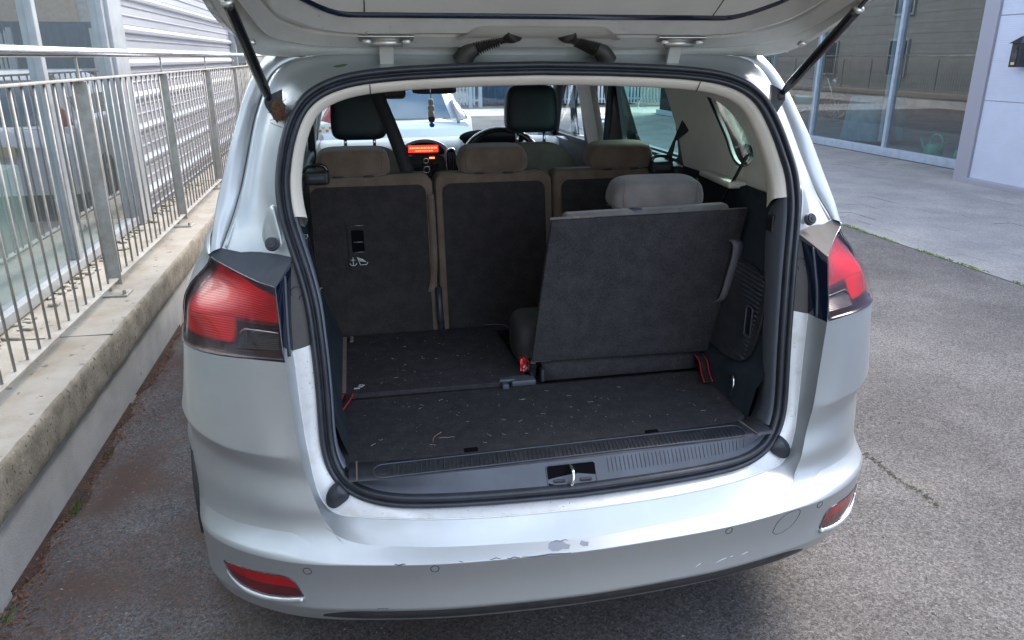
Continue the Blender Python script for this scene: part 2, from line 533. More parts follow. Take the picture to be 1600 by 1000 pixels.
def rotX(a): return Matrix.Rotation(R_(a), 3, 'X')
def rotY(a): return Matrix.Rotation(R_(a), 3, 'Y')
def rotZ(a): return Matrix.Rotation(R_(a), 3, 'Z')

def plate2d(name, outer, holes, fn, m, parent=None, t=0.0, **kw):
    """flat outline with holes in 2-D, mapped to 3-D by fn(a,b)"""
    bm = bmesh.new()
    es = []
    for loop in [outer] + holes:
        vs = [bm.verts.new((a, b, 0)) for a, b in loop]
        for i in range(len(vs)):
            es.append(bm.edges.new((vs[i], vs[(i + 1) % len(vs)])))
    bmesh.ops.triangle_fill(bm, edges=es, use_beauty=True, use_dissolve=False)
    for v in bm.verts:
        v.co = Vector(fn(v.co.x, v.co.y))
    o = bm_obj(name, bm, m, parent, **kw)
    if t: thick(o, t, 0.0)
    return o

def rrect(x0, x1, y0, y1, r, n=5):
    out = []
    for cx, cy, a0 in ((x1 - r, y1 - r, 0), (x0 + r, y1 - r, 90), (x0 + r, y0 + r, 180), (x1 - r, y0 + r, 270)):
        for k in range(n + 1):
            a = R_(a0 + 90 * k / n)
            out.append((cx + r * math.cos(a), cy + r * math.sin(a)))
    return out

def ribbon(name, pts, width_dir, w, m, parent=None, t=0.0015, n=24, **kw):
    P = catmull(pts, n)
    wd = width_dir if isinstance(width_dir, list) else [width_dir] * len(pts)
    W = catmull([tuple(d) for d in wd], n) if len(pts) > 1 else None
    r0 = [Vector(P[i]) - Vector(W[i]) * w * 0.5 for i in range(n)]
    r1 = [Vector(P[i]) + Vector(W[i]) * w * 0.5 for i in range(n)]
    o = grid_obj(name, [r0, r1], m, parent, **kw)
    thick(o, t)
    return o
# ================================================================ THE SETTING: ground
def quad_grid(x0, x1, y0, y1, z, nx, ny):
    return [[(x0 + (x1 - x0) * i / nx, y0 + (y1 - y0) * j / ny, z) for i in range(nx + 1)] for j in range(ny + 1)]
grid_obj('ground', quad_grid(-250, 250, -250, 250, -0.012, 4, 4), 'asphalt', smooth=False, kind='structure')
grid_obj('road', quad_grid(-1.60, 4.13, -14, 21.5, 0.0, 4, 8), 'asphalt', smooth=False, kind='structure')
grid_obj('road', quad_grid(-1.58, 60, 21.5, 24.4, 0.0, 4, 2), 'road_far' if False else 'pale_road', smooth=False, kind='structure')

# paved forecourt: bed plus individual blocks
pav = grid_obj('pavement', quad_grid(4.19, 8.05, -12, 21.5, -0.004, 4, 8), 'paving_bed', smooth=False, kind='structure')
def paver_mesh(j):
    bm = bmesh.new()
    add_box(bm, (0, 0, -0.02), (0.1990, 0.3985, 0.05), 0.0012, 1)
    me = bpy.data.meshes.new('paver')
    bm.to_mesh(me); bm.free()
    me.materials.append(paver_m)
    return me
pm = paver_mesh(0)
cells = []
for i in range(19):
    for j in range(-30, 54):
        x = 4.19 + 0.1 + i * 0.2
        y = 0.2 + j * 0.4 + (0.2 if i % 2 else 0)
        cells.append(((x + 0.48) ** 2 + y * y if y > 3.8 else 999 + abs(y), x, y))
cells.sort()
rest = bmesh.new()
for k, (d, x, y) in enumerate(cells):
    z = random.uniform(-0.001, 0.0005) + (random.uniform(-.005, 0) if random.random() < .08 else 0)
    rx, ry = random.uniform(-0.0015, 0.0015), random.uniform(-0.0015, 0.0015)
    if k < 300:
        o = bpy.data.objects.new('paver', pm)
        o.location = (x, y, z)
        o.rotation_euler = (rx, ry, random.uniform(-0.006, 0.006))
        COL.objects.link(o); o.parent = pav
    else:
        s = (0.0993, 0.1988)
        vs = [rest.verts.new((x + sx * s[0], y + sy * s[1], z + 0.004 + ry * sx * 0.1)) for sx, sy in ((-1, -1), (1, -1), (1, 1), (-1, 1))]
        rest.faces.new(vs)
        vb = [rest.verts.new((v.co.x, v.co.y, -0.02)) for v in vs]
        for a in range(4):
            rest.faces.new((vs[a], vb[a], vb[(a + 1) % 4], vs[(a + 1) % 4]))
o = bm_obj('far_pavers', rest, paver_m, pav, kind='stuff')
# kerb edging flush with the asphalt
grid_obj('kerb', [[(4.13, y, 0.004), (4.19, y, 0.006)] for y in np.linspace(-12, 21.5, 12)], 'paving_block', smooth=False, kind='structure')

# moss growing in the joint
bm = bmesh.new()
for k in range(2300):
    y = random.uniform(3.2, 12)
    if math.sin(y * 5.3) + math.sin(y * 13.1 + 1) + random.uniform(-1.2, 1.2) < -0.2: continue
    x = 4.14 + random.gauss(0, 0.011) + 0.012 * math.sin(y * 3)
    s = random.uniform(0.004, 0.012)
    a = random.uniform(0, 6.28)
    p = [bm.verts.new((x + s * math.cos(a + q * 2.1), y + s * math.sin(a + q * 2.1), 0.004)) for q in range(3)]
    t = bm.verts.new((x, y, 0.004 + s * random.uniform(0.6, 1.3)))
    for q in range(3): bm.faces.new((p[q], p[(q + 1) % 3], t))
bm_obj('moss', bm, moss_m, kind='stuff', label='bright green moss in the joint between asphalt and paving', cat='moss')

# ================================================================ low wall with concrete cap, left of the car
wall = thing('low_wall', (-1.6, 8, 0), 'grey rendered low wall with a weathered concrete coping, carrying the steel railing', 'wall')
YW0, YW1 = -6.0, 38.0
rows = []
nY = 220
for zt, xo in ((-0.02, 0.0), (0.10, 0.0), (0.285, 0.0)):
    rows.append([(-1.592 + xo, YW0 + (YW1 - YW0) * i / nY, zt) for i in range(nY + 1)])
grid_obj('rendered_face', rows, 'painted_render', wall, smooth=False)
random.seed(3)
ed = [random.gauss(0, 0.0011) for _ in range(nY * 3 + 1)]
n3 = nY * 3
ys = [YW0 + (YW1 - YW0) * i / n3 for i in range(n3 + 1)]
face = []
for k, zt in enumerate((0.283, 0.30, 0.33, 0.36, 0.395, 0.42, 0.431, 0.435)):
    inset = (0.006, 0, 0, 0, 0, 0.001, 0.006, 0.013)[k]
    face.append([(-1.541 - inset + random.gauss(0, 0.0013) + (ed[i] if k >= 5 else 0), y, zt + (random.gauss(0, 0.0015) if 0 < k < 7 else 0)) for i, y in enumerate(ys)])
under = [[(-1.592, y, 0.283) for y in ys], face[0]]
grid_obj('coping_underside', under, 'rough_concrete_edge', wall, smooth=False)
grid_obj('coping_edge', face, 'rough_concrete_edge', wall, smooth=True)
top = [face[-1]]
for x in (-1.60, -1.70, -1.80, -1.90, -2.0, -2.02):
    top.append([(x, y, 0.436 + 0.0015 * math.sin(y * 3 + x * 20)) for y in ys])
grid_obj('coping_top', top, 'weathered_concrete', wall, smooth=True)
# joints across the coping
bm = bmesh.new()
for y in (0.9, 3.3, 7.7, 12.1):
    add_box(bm, (-1.78, y, 0.4365), (0.474, 0.006, 0.004))
bm_obj('coping_joint', bm, joint_m, wall)

# ledge of crumbling mortar in front of the shop window
bm = bmesh.new()
for k in range(170):
    y = random.uniform(1.5, 7.5)
    s = random.uniform(0.01, 0.045)
    add_box(bm, (-1.96 + random.gauss(0, 0.025), y, 0.438 + s * 0.12), (s, s * random.uniform(0.8, 1.8), s * 0.4), s * 0.1, 1, rotZ(random.uniform(0, 90)))
bm_obj('mortar_rubble', bm, conc_cap, kind='stuff', label='crumbled mortar lying along the foot of the shop window', cat='rubble')

# leaf litter along the wall foot
bm = bmesh.new()
for k in range(4200):
    y = random.uniform(0.6, 11)
    d = abs(random.gauss(0, 0.035 + 0.015 * math.sin(y * 4)))
    if k % 12 == 0: d = abs(random.gauss(0, 0.3))
    x = -1.588 + d
    s = random.uniform(0.002, 0.0065)
    a = random.uniform(0, 6.28)
    z = 0.004 + random.uniform(0, 0.012) * math.exp(-d * 20)
    l = s * random.uniform(1.2, 3.5)
    c, sn = math.cos(a), math.sin(a)
    pts = [(-l, -s * .3), (0, -s * .5), (l, 0), (0, s * .5)]
    bm.faces.new([bm.verts.new((x + u * c - v * sn, y + u * sn + v * c, z + random.uniform(-.002, .004))) for u, v in pts])
bm_obj('leaf_litter', bm, leafm, kind='stuff', label='rusty brown leaf litter drifted along the foot of the wall', cat='leaf litter')
rows = []
for i in range(240):
    y = 0.4 + i * 0.045
    w_ = 0.026 + 0.018 * math.sin(y * 5) + 0.02 * math.sin(y * 17) + random.uniform(-.012, .012)
    rows.append([(-1.592, y, 0.022), (-1.592 + w_ * 0.5, y, 0.012), (-1.592 + w_, y, 0.0015)])
grid_obj('soil_strip', rows, 'leaf_litter_soil', kind='stuff', label='dark soil and rotten leaves in the angle of wall and asphalt', cat='soil')
# gravel loose on the asphalt
bm = bmesh.new()
for k in range(5200):
    x = random.uniform(-1.5, 4.1); y = random.uniform(0.5, 9)
    s = random.uniform(0.0015, 0.0045)
    if k % 60 == 0: s *= 1.8
    vs = [bm.verts.new((x + random.uniform(-s, s) + s * math.cos(q * 1.57), y + s * math.sin(q * 1.57) + random.uniform(-s, s) * .5, 0.001)) for q in range(4)]
    t = bm.verts.new((x, y, s * 1.1))
    for q in range(4): bm.faces.new((vs[q], vs[(q + 1) % 4], t))
bm_obj('loose_grit', bm, mat('grit', (0.24, 0.23, 0.22), rough=0.9, col2=(0.12, 0.115, 0.11), nscale=40), kind='stuff', label='fine pale grit scattered over the asphalt', cat='grit')
# a dark mossy crack in the asphalt
CRACK = [(1.510, 2.42, 0), (1.50, 2.29, 0), (1.497, 2.19, 0), (1.522, 2.11, 0), (1.512, 2.02, 0)]
bm = bmesh.new()
random.seed(17)
cp = catmull(CRACK, 70)
for i in range(70):
    for k in range(3):
        w_ = .008 * abs(math.sin(i * .37)) + .003
        x = cp[i][0] + random.gauss(0, w_); y = cp[i][1] + random.gauss(0, w_); s = random.uniform(.0015, .005)
        a = random.uniform(0, 6.28)
        bm.faces.new([bm.verts.new((x + s * math.cos(a + q * 2.1) * 1.5, y + s * math.sin(a + q * 2.1), .002 + .002 * (q == 0))) for q in range(3)])
bm_obj('crack_dirt', bm, mat('crack_moss', (.035, .035, .02), rough=1), kind='stuff', label='dark moss and dirt filling a short crack in the asphalt', cat='dirt')
# tufts of grass at the wall foot
for (x, y, n) in ((-1.575, 2.62, 26), (-1.58, 3.02, 14), (-1.575, 2.05, 10)):
    bm = bmesh.new()
    for k in range(n):
        a = random.uniform(-1.2, 1.2); l = random.uniform(0.015, 0.045)
        b0 = Vector((x + random.uniform(0, .03), y + random.uniform(-.035, .035), 0.002))
        d = Vector((abs(math.cos(a)) * .5, math.sin(a) * .6, 1)).normalized()
        s = Vector((0.002, 0.002, 0))
        bm.faces.new([bm.verts.new(v) for v in (b0 - s, b0 + s, b0 + d * l)])
    bm_obj('weed', bm, mat('weed_green', (0.09, 0.16, 0.03), rough=0.8) if 'weed_green' not in MATS else MATS['weed_green'],
           label={26: 'largest green weed tuft at the foot of the rendered wall', 14: 'small weed tuft at the wall foot, farther towards the front of the car', 10: 'smallest weed tuft at the wall foot, nearest the viewer'}[n], cat='weed')

# ================================================================ railing
rail = thing('railing', (-1.685, 8, 0.435), 'galvanised steel railing with thin upright bars and a round stainless handrail on the low wall', 'railing')
tube('handrail', [(-1.685, YW0, 1.573), (-1.685, YW1, 1.573)], 0.021, 'stainless_rail', rail, seg=20)
box('top_rail', (-1.685, (YW0 + YW1) / 2, 1.455), (0.042, YW1 - YW0, 0.011), 'galvanised_steel', rail, 0.002, 1)
box('bottom_rail', (-1.685, (YW0 + YW1) / 2, 0.517), (0.042, YW1 - YW0, 0.011), 'galvanised_steel', rail, 0.002, 1)
posts = [3.915 + 1.645 * k for k in range(-5, 21)]
bmp = bmesh.new(); add_box(bmp, (0, 0, 0.48), (0.062, 0.012, 0.96), 0.002, 1)
mp_ = bpy.data.meshes.new('post'); bmp.to_mesh(mp_); bmp.free(); mp_.materials.append(steel)
bmp = bmesh.new(); add_box(bmp, (0, 0, 0), (0.115, 0.115, 0.010), 0.002, 1, rotZ(0))
for sx in (-1, 1):
    g = bmesh.ops.create_cone(bmp, segments=8, radius1=0.009, radius2=0.008, depth=0.022, cap_ends=True)
    bmesh.ops.translate(bmp, vec=(sx * 0.042, -0.036 * sx, 0.014), verts=g['verts'])
mb_ = bpy.data.meshes.new('base_plate'); bmp.to_mesh(mb_); bmp.free(); mb_.materials.append(steel)
bmp = bmesh.new(); add_box(bmp, (0, 0, 0.505), (0.010, 0.008, 0.1), 0.0)
ms_ = bpy.data.meshes.new('handrail_stalk'); bmp.to_mesh(ms_); bmp.free(); ms_.materials.append(steel)
bmp = bmesh.new(); add_tube(bmp, [(0, 0, 0), (0, 0, 0.935)], 0.0052, 8)
mbar = bpy.data.meshes.new('baluster'); bmp.to_mesh(mbar); bmp.free(); mbar.materials.append(steel)
for p in mbar.polygons: p.use_smooth = True
def inst(name, me, loc, parent, rot=None):
    o = bpy.data.objects.new(name, me)
    o.location = Vector(loc) - parent_world(parent)
    if rot: o.rotation_euler = rot
    COL.objects.link(o); o.parent = parent
    return o
for y in posts:
    p = inst('post', mp_, (-1.685, y, 0.487), rail)
    inst('base_plate', mb_, (-1.685, y, 0.4415), rail, (0, 0, R_(45) * 0))
    inst('handrail_stalk', ms_, (-1.685, y, 1.0), rail)
for k, y in enumerate(posts[:-1]):
    for j in range(1, 15):
        if y < -4 or y > 28: continue
        inst('baluster', mbar, (-1.685 + random.gauss(0, 0.0012), y + j * 0.1097, 0.520), rail)

# ================================================================ left building: shop window and corrugated cladding
lb = thing('cladding_building', (-2.1, 9, 0.43), 'grey building with horizontal ribbed metal cladding and a tall shop window', 'building')
XG = -2.03
def frame_bar(name, p0, p1, w, d, m, parent):
    a = Vector(p0); b = Vector(p1); c = (a + b) / 2; L = (b - a).length
    if abs((b - a).z) > 0.5 * L: s = (d, w, L)
    else: s = (d, L, w)
    return box(name, c, s, m, parent, 0.004, 1)
for y in (2.35, 4.44, 5.62):
    frame_bar('mullion', (XG, y, 0.50), (XG, y, 4.6), 0.055, 0.07, 'grey_window_frame', lb)
frame_bar('bottom_frame', (XG, 1.0, 0.475), (XG, 5.64, 0.475), 0.055, 0.08, 'grey_window_frame', lb)
frame_bar('transom', (XG, 1.0, 3.3), (XG, 5.64, 3.3), 0.07, 0.06, 'grey_window_frame', lb)
for a, b in ((1.0, 2.32), (2.38, 4.41), (4.47, 5.59)):
    grid_obj('pane', [[(XG, a, 0.5), (XG, b, 0.5)], [(XG, a, 3.27), (XG, b, 3.27)]], 'shop_glass', lb, smooth=False)
    grid_obj('pane', [[(XG, a, 3.33), (XG, b, 3.33)], [(XG, a, 4.6), (XG, b, 4.6)]], 'shop_glass', lb, smooth=False)
box('corner_pillar', (-2.03, 5.80, 2.5), (0.12, 0.31, 4.2), 'grey_window_frame', lb, 0.006, 1)
# showroom behind the glass: floor, back wall, ceiling
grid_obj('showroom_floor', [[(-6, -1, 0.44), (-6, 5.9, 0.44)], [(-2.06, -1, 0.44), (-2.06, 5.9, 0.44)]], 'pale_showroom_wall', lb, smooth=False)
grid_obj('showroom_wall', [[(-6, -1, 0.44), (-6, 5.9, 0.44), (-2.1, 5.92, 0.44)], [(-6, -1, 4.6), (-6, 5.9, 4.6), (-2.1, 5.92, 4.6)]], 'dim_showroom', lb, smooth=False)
box('display_plinth', (-2.9, 4.75, 0.70), (0.9, 0.6, 0.5), 'pale_showroom_wall', lb, 0.01, 1)
box('display_plinth', (-3.2, 3.1, 0.62), (1.2, 1.1, 0.36), 'pale_showroom_wall', lb, 0.01, 1)
# cladding boards: one profile, each board 0.24 m high
def clad_mesh(L, m):
    prof = [(0.0, 0.0), (0.0, 0.058), (0.010, 0.061), (0.011, 0.067), (0.0, 0.074), (0.0, 0.128), (0.010, 0.131), (0.011, 0.137), (0.0, 0.144), (0.0, 0.176), (0.036, 0.184), (0.038, 0.206), (0.022, 0.226), (-0.002, 0.238)]
    V = []; F = []
    for yy in (0, L):
        for x, z in prof: V.append((x, yy, z))
    n = len(prof)
    for i in range(n - 1): F.append((i, i + 1, n + i + 1, n + i))
    me = bpy.data.meshes.new('cladding_board'); me.from_pydata(V, [], F); me.materials.append(m)
    return me
cm_ = clad_mesh(8.6, clad)
z = 0.345
k = 0
while z < 5.2:
    inst('cladding_board', cm_, (-2.115, 5.96, z), lb)
    z += 0.24
box('back_wall', (-2.22, 22.5, 2.7), (0.12, 33, 5.2), 'dim_showroom', lb)
def board_mesh(L, m):
    prof = [(0.0, 0.0), (0.0, 0.30), (0.012, 0.312), (0.030, 0.33), (0.034, 0.352), (0.0, 0.372)]
    prof = [(-0.006, 0.0), (0.0, 0.006), (0.010, 0.30), (0.014, 0.318), (-0.006, 0.320)]
    V = []; F = []
    for yy in (0, L):
        for x, z in prof: V.append((x, yy, z))
    n = len(prof)
    for i in range(n - 1): F.append((i, i + 1, n + i + 1, n + i))
    me = bpy.data.meshes.new('weatherboard'); me.from_pydata(V, [], F); me.materials.append(m)
    return me
bd_ = board_mesh(24.0, clad_beige)
z = 0.36
while z < 5.2:
    inst('weatherboard', bd_, (-2.115, 14.57, z), lb)
    z += 0.32
for (y, z0) in ((12.4, 1.0), (12.4, 3.1), (16.6, 1.0), (16.6, 3.1), (20.4, 1.0), (20.4, 3.1), (24.5, .9), (24.5, 2.9), (28.5, .9), (28.5, 2.9), (33, .9), (33, 2.9)):
    w = box('window', (-2.075, y, z0 + 0.6), (0.09, 1.0, 1.25), 'grey_window_frame', lb, 0.004, 1)
    grid_obj('pane', [[(-2.028, y - .44, z0 + .04), (-2.028, y + .44, z0 + .04)], [(-2.028, y - .44, z0 + 1.16), (-2.028, y + .44, z0 + 1.16)]], 'gloss_black', w, smooth=False)
# the wall carries on behind the viewer
box('side_wall', (-2.16, -5.6, 2.7), (0.14, 13.1, 4.6), 'sunbleached_cladding', lb)

# plant pot with a shrub inside the shop window
tr_ = thing('potted_shrub', (-3.5, 5.1, 0.44), 'bushy green shrub standing inside the left shop window', 'plant')
tube('stem', [(-3.5, 5.1, 0.44), (-3.48, 5.12, 1.2), (-3.52, 5.08, 1.9)], 0.03, 'bark', tr_)
bm = bmesh.new()
for k in range(2600):
    d = Vector((random.gauss(0, .38), random.gauss(0, .3), random.gauss(0, .42)))
    c = Vector((-3.5, 5.1, 2.05)) + d
    s = random.uniform(.02, .05)
    u = Vector((random.gauss(0, 1), random.gauss(0, 1), random.gauss(0, 1))).normalized() * s
    v = u.cross(Vector((random.gauss(0, 1), random.gauss(0, 1), random.gauss(0, 1)))).normalized() * s * .5
    bm.faces.new([bm.verts.new(q) for q in (c - u, c + v, c + u, c - v)])
bm_obj('foliage', bm, tree_m, tr_)

# ================================================================ right building: panelled wall and showroom glazing
rb = thing('panel_building', (8, 8, 0), 'pale blue building with ribbed metal wall panels and full height showroom glazing', 'building')
XP = 7.25
def panel_mesh(W, H):
    n = int(H / 0.025)
    V = []; F = []
    for i in range(n * 2 + 1):
        zz = H * i / (n * 2)
        xx = 0.0 if i % 2 else 0.0009
        V.append((xx, 0, zz)); V.append((xx, W, zz))
    for i in range(n * 2): F.append((2 * i, 2 * i + 1, 2 * i + 3, 2 * i + 2))
    me = bpy.data.meshes.new('wall_panel'); me.from_pydata(V, [], F); me.materials.append(panel_m)
    return me
pw = panel_mesh(3.0, 0.972)
pb = panel_mesh(3.0, 0.95)
for k in range(4):
    y = 8.42 - 3.01 * (k + 1)
    inst('wall_panel', pb, (XP, y, 0.075), rb)
    for j in range(4):
        inst('wall_panel', pw, (XP, y, 1.035 + 0.985 * j), rb)
box('panel_backing', (XP + 0.06, 2.6, 2.5), (0.11, 11.8, 5.0), 'panel_corner_trim', rb)
box('corner_trim', (XP + 0.03, 8.555, 2.5), (0.10, 0.24, 5.0), 'panel_corner_trim', rb, 0.004, 1)
box('base_trim', (XP - 0.008, 2.5, 0.035), (0.03, 12.0, 0.07), 'panel_corner_trim', rb, 0.004, 1)
box('return_wall', (7.72, 8.70, 2.5), (0.84, 0.06, 5.0), 'panel_corner_trim', rb)
XS = 8.05
mull = [8.80, 11.17, 13.28, 15.4, 17.5, 19.6]
for y in mull:
    frame_bar('mullion', (XS, y, 0.06), (XS, y, 4.2), 0.07, 0.10, 'blue_grey_frame', rb)
frame_bar('bottom_frame', (XS, 8.75, 0.075), (XS, 21, 0.075), 0.13, 0.11, 'blue_grey_frame', rb)
box('plinth', (XS + 0.04, 14.9, 0.0), (0.10, 12.4, 0.04), 'paving_bed', rb)
for a, b in zip(mull[:-1], mull[1:]):
    grid_obj('pane', [[(XS, a + .036, .142), (XS, b - .036, .142)], [(XS, a + .036, 4.2), (XS, b - .036, 4.2)]], 'shop_glass', rb, smooth=False)
    box('inner_frame', (XS + 0.14, (a + b) / 2 - 0.75, 2.2), (0.06, 0.09, 4.0), 'blue_grey_frame', rb, 0.004, 1)
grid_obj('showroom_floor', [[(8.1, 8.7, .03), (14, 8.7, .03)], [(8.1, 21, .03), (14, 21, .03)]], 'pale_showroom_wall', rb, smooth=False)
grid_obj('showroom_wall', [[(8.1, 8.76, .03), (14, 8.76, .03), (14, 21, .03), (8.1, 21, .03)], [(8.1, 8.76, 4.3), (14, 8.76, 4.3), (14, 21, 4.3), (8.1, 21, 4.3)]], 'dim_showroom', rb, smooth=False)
box('roof_slab', (10.9, 8.2, 4.75), (7.5, 26, 0.9), 'blue_grey_frame', rb, 0.01, 1)

# lantern on the panelled wall
ln = thing('wall_lantern', (7.16, 7.935, 1.40), 'small black house shaped wall lantern on the blue panelled wall', 'lantern')
box('body', (7.16, 7.935, 1.56), (0.13, 0.13, 0.26), 'gloss_black', ln, 0.006, 1)
bm = bmesh.new()
V = [bm.verts.new(v) for v in ((7.07, 7.845, 1.69), (7.25, 7.845, 1.69), (7.25, 8.025, 1.69), (7.07, 8.025, 1.69), (7.16, 7.935, 1.775))]
for f in ((0, 1, 4), (1, 2, 4), (2, 3, 4), (3, 0, 4), (3, 2, 1, 0)): bm.faces.new([V[i] for i in f])
bm_obj('roof', bm, gloss_black, ln)
box('pane', (7.092, 7.935, 1.545), (0.006, 0.08, 0.15), 'navy_lens', ln, 0.0)
box('label', (7.088, 7.935, 1.47), (0.003, 0.05, 0.03), 'yellow_label', ln, 0.0)

# watering cans behind the glass
def watering_can(x, y, lab, sc=1.0, rz=0):
    t = thing('watering_can', (x, y, 0.03), lab, 'watering can', 'green watering cans inside the showroom window')
    V = []; F = []; n = 20
    prof = [(0.0, 0.0), (0.105, 0.0), (0.115, 0.02), (0.11, 0.17), (0.085, 0.20), (0.06, 0.205), (0.0, 0.205)]
    for r, z in prof:
        for k in range(n):
            a = 2 * math.pi * k / n
            V.append((x + sc * r * math.cos(a), y + sc * r * math.sin(a), .03 + sc * z))
    for i in range(len(prof) - 1):
        for k in range(n): F.append((i * n + k, i * n + (k + 1) % n, (i + 1) * n + (k + 1) % n, (i + 1) * n + k))
    mesh_obj('tank', V, F, 'teal_plastic', t)
    c, s = math.cos(rz), math.sin(rz)
    def L(u, z): return (x + sc * u * c, y + sc * u * s, .03 + sc * z)
    tube('handle', catmull([L(-.10, .10), L(-.15, .20), L(-.09, .31), L(.03, .32), L(.09, .25), L(.08, .19)], 20), 0.012 * sc, 'teal_plastic', t)
    tube('spout', catmull([L(.10, .06), L(.20, .14), L(.27, .25)], 10), [0.022 * sc - 0.001 * i for i in range(10)], 'teal_plastic', t)
    return t
watering_can(8.42, 10.50, 'green plastic watering can with a looped handle on the showroom floor behind the window', 1.15, math.pi / 2)
watering_can(8.45, 9.95, 'second green watering can, beside the first and nearer the panelled wall corner', 0.95, -math.pi / 2)

# sheet covered table in the showroom
TX, TY = 9.05, 12.85
tb = thing('covered_table', (TX, TY, .03), 'table draped in a blue sheet behind the showroom glass', 'table')
bm = bmesh.new()
n = 64
rings = []
for z, r, amp in ((0.82, 0.0, 0), (0.82, 0.62, 0.0), (0.80, 0.65, 0.004), (0.55, 0.69, 0.02), (0.25, 0.72, 0.04), (0.06, 0.75, 0.055)):
    ring = []
    for k in range(n):
        a = 2 * math.pi * k / n
        q = 1 / max(abs(math.cos(a)) ** 4 + abs(math.sin(a)) ** 4, .3) ** .25
        rr = r * q + amp * math.sin(a * 11)
        ring.append(bm.verts.new((TX + rr * math.cos(a) * .62, TY + rr * math.sin(a) * .62, .03 + z)))
    rings.append(ring)
for i in range(len(rings) - 1):
    for k in range(n): bm.faces.new((rings[i][k], rings[i][(k + 1) % n], rings[i + 1][(k + 1) % n], rings[i + 1][k]))
bm_obj('sheet', bm, blue_cloth, tb, smooth=True)
box('tabletop', (TX, TY, .83), (0.6, .6, 0.03), 'pale_showroom_wall', tb, 0.004, 1)

# motorcycle in the showroom
mc = thing('motorcycle', (9.4, 15.6, .03), 'dark blue motorcycle with chrome exhausts parked inside the showroom', 'motorcycle')
def wheel_yz(parent, x, y, z, r, w):
    bm = bmesh.new()
    path = [(x, y + r * math.cos(a), z + r * math.sin(a)) for a in np.linspace(0, 2 * math.pi, 33)]
    add_tube(bm, path, w, 8, False)
    o = bm_obj('wheel', bm, tyre_m, parent, smooth=True)
    bm = bmesh.new()
    path = [(x, y + (r - w) * math.cos(a), z + (r - w) * math.sin(a)) for a in np.linspace(0, 2 * math.pi, 33)]
    add_tube(bm, path, 0.012, 6, False)
    for k in range(10):
        a = k * math.pi / 5
        add_tube(bm, [(x, y, z), (x, y + (r - w) * math.cos(a), z + (r - w) * math.sin(a))], 0.008, 5)
    bm_obj('rim', bm, chrome, o, smooth=True)
wheel_yz(mc, 9.4, 14.9, .34, .27, .055)
wheel_yz(mc, 9.4, 16.35, .34, .27, .055)
superell('fuel_tank', (9.4, 15.45, .86), (.15, .28, .14), MATS['dark_blue_container'], mc, .7, .8)
superell('saddle', (9.4, 15.95, .80), (.13, .36, .07), leather, mc, .6, .7)
superell('engine', (9.4, 15.6, .48), (.17, .24, .20), zinc, mc, .5, .5)
tube('fork', [(9.32, 14.9, .34), (9.34, 15.15, 1.0)], .022, chrome, mc)
tube('fork', [(9.48, 14.9, .34), (9.46, 15.15, 1.0)], .022, chrome, mc)
tube('handlebar', catmull([(9.02, 15.42, 1.08), (9.15, 15.25, 1.1), (9.4, 15.18, 1.02), (9.65, 15.25, 1.1), (9.78, 15.42, 1.08)], 18), .014, chrome, mc)
tube('exhaust', catmull([(9.25, 15.4, .42), (9.2, 15.7, .25), (9.2, 16.6, .33)], 14), .035, chrome, mc)
tube('exhaust', catmull([(9.2, 15.5, .36), (9.15, 15.8, .36), (9.16, 16.7, .43)], 14), .035, chrome, mc)
superell('headlight', (9.4, 14.98, .92), (.09, .07, .09), chrome, mc, .9, .9)
tube('mudguard', [(9.4, 16.35 + .37 * math.cos(a), .34 + .37 * math.sin(a)) for a in np.linspace(-.2, 2.6, 14)], .05, MATS['dark_blue_container'], mc)
superell('windshield', (9.4, 15.02, 1.22), (.2, .03, .2), lens_clear, mc, .8, .8)

mc.rotation_euler = (0, 0, R_(58))
mc.location = (9.75, 16.4, .12)
# ================================================================ far end: palisade fence, blue container, sandy wall
pf = thing('palisade_fence', (3, 25.2, 0), 'pale blue steel palisade fence across the far end of the yard', 'fence')
bmp = bmesh.new()
prof = [(-.035, .008), (-.02, 0), (0, -.012), (.02, 0), (.035, .008)]
for i in range(4):
    a, b = prof[i], prof[i + 1]
    vs = [bmp.verts.new((a[0], a[1], 0.08)), bmp.verts.new((b[0], b[1], 0.08)), bmp.verts.new((b[0], b[1], 2.2)), bmp.verts.new((a[0], a[1], 2.2))]
    bmp.faces.new(vs)
vs = [bmp.verts.new((-.035, .006, 2.2)), bmp.verts.new((.035, .006, 2.2)), bmp.verts.new((0, .0, 2.32))]; bmp.faces.new(vs)
mpal = bpy.data.meshes.new('pale'); bmp.to_mesh(mpal); bmp.free(); mpal.materials.append(pal_m)
x = 2.15
while x < 3.45:
    inst('pale', mpal, (x, 25.2, 0), pf); x += 0.115
x = 5.9
while x < 13.5:
    inst('pale', mpal, (x, 25.2, 0), pf); x += 0.115
for z in (0.22, 1.9):
    box('cross_rail', (2.85, 25.235, z), (1.5, .04, .06), 'palisade_paint', pf)
    box('cross_rail', (9.7, 25.235, z), (7.6, .04, .06), 'palisade_paint', pf)
for x in (2.1, 3.3, 3.62, 5.8, 8.6, 11.4):
    box('post', (x, 25.25, 1.15), (.12, .12, 2.4), 'palisade_paint', pf, .006, 1)
ct = thing('steel_container', (6.2, 27.2, 0), 'dark blue steel container standing behind the palisade fence', 'container')
bm = bmesh.new()
xs = np.linspace(3.75, 9.4, 96)
for z0, z1 in ((0.1, 1.15), (1.25, 2.5)):
    pr = None
    for i, xx in enumerate(xs):
        yy = 26.0 + (0.035 if (i // 2) % 2 else 0)
        cu = (bm.verts.new((xx, yy, z0)), bm.verts.new((xx, yy, z1)))
        if pr: bm.faces.new((pr[0], cu[0], cu[1], pr[1]))
        pr = cu
bm_obj('corrugated_side', bm, van_m, ct)
box('rail_strip', (6.57, 25.99, 1.2), (5.7, .05, .09), 'palisade_paint', ct)
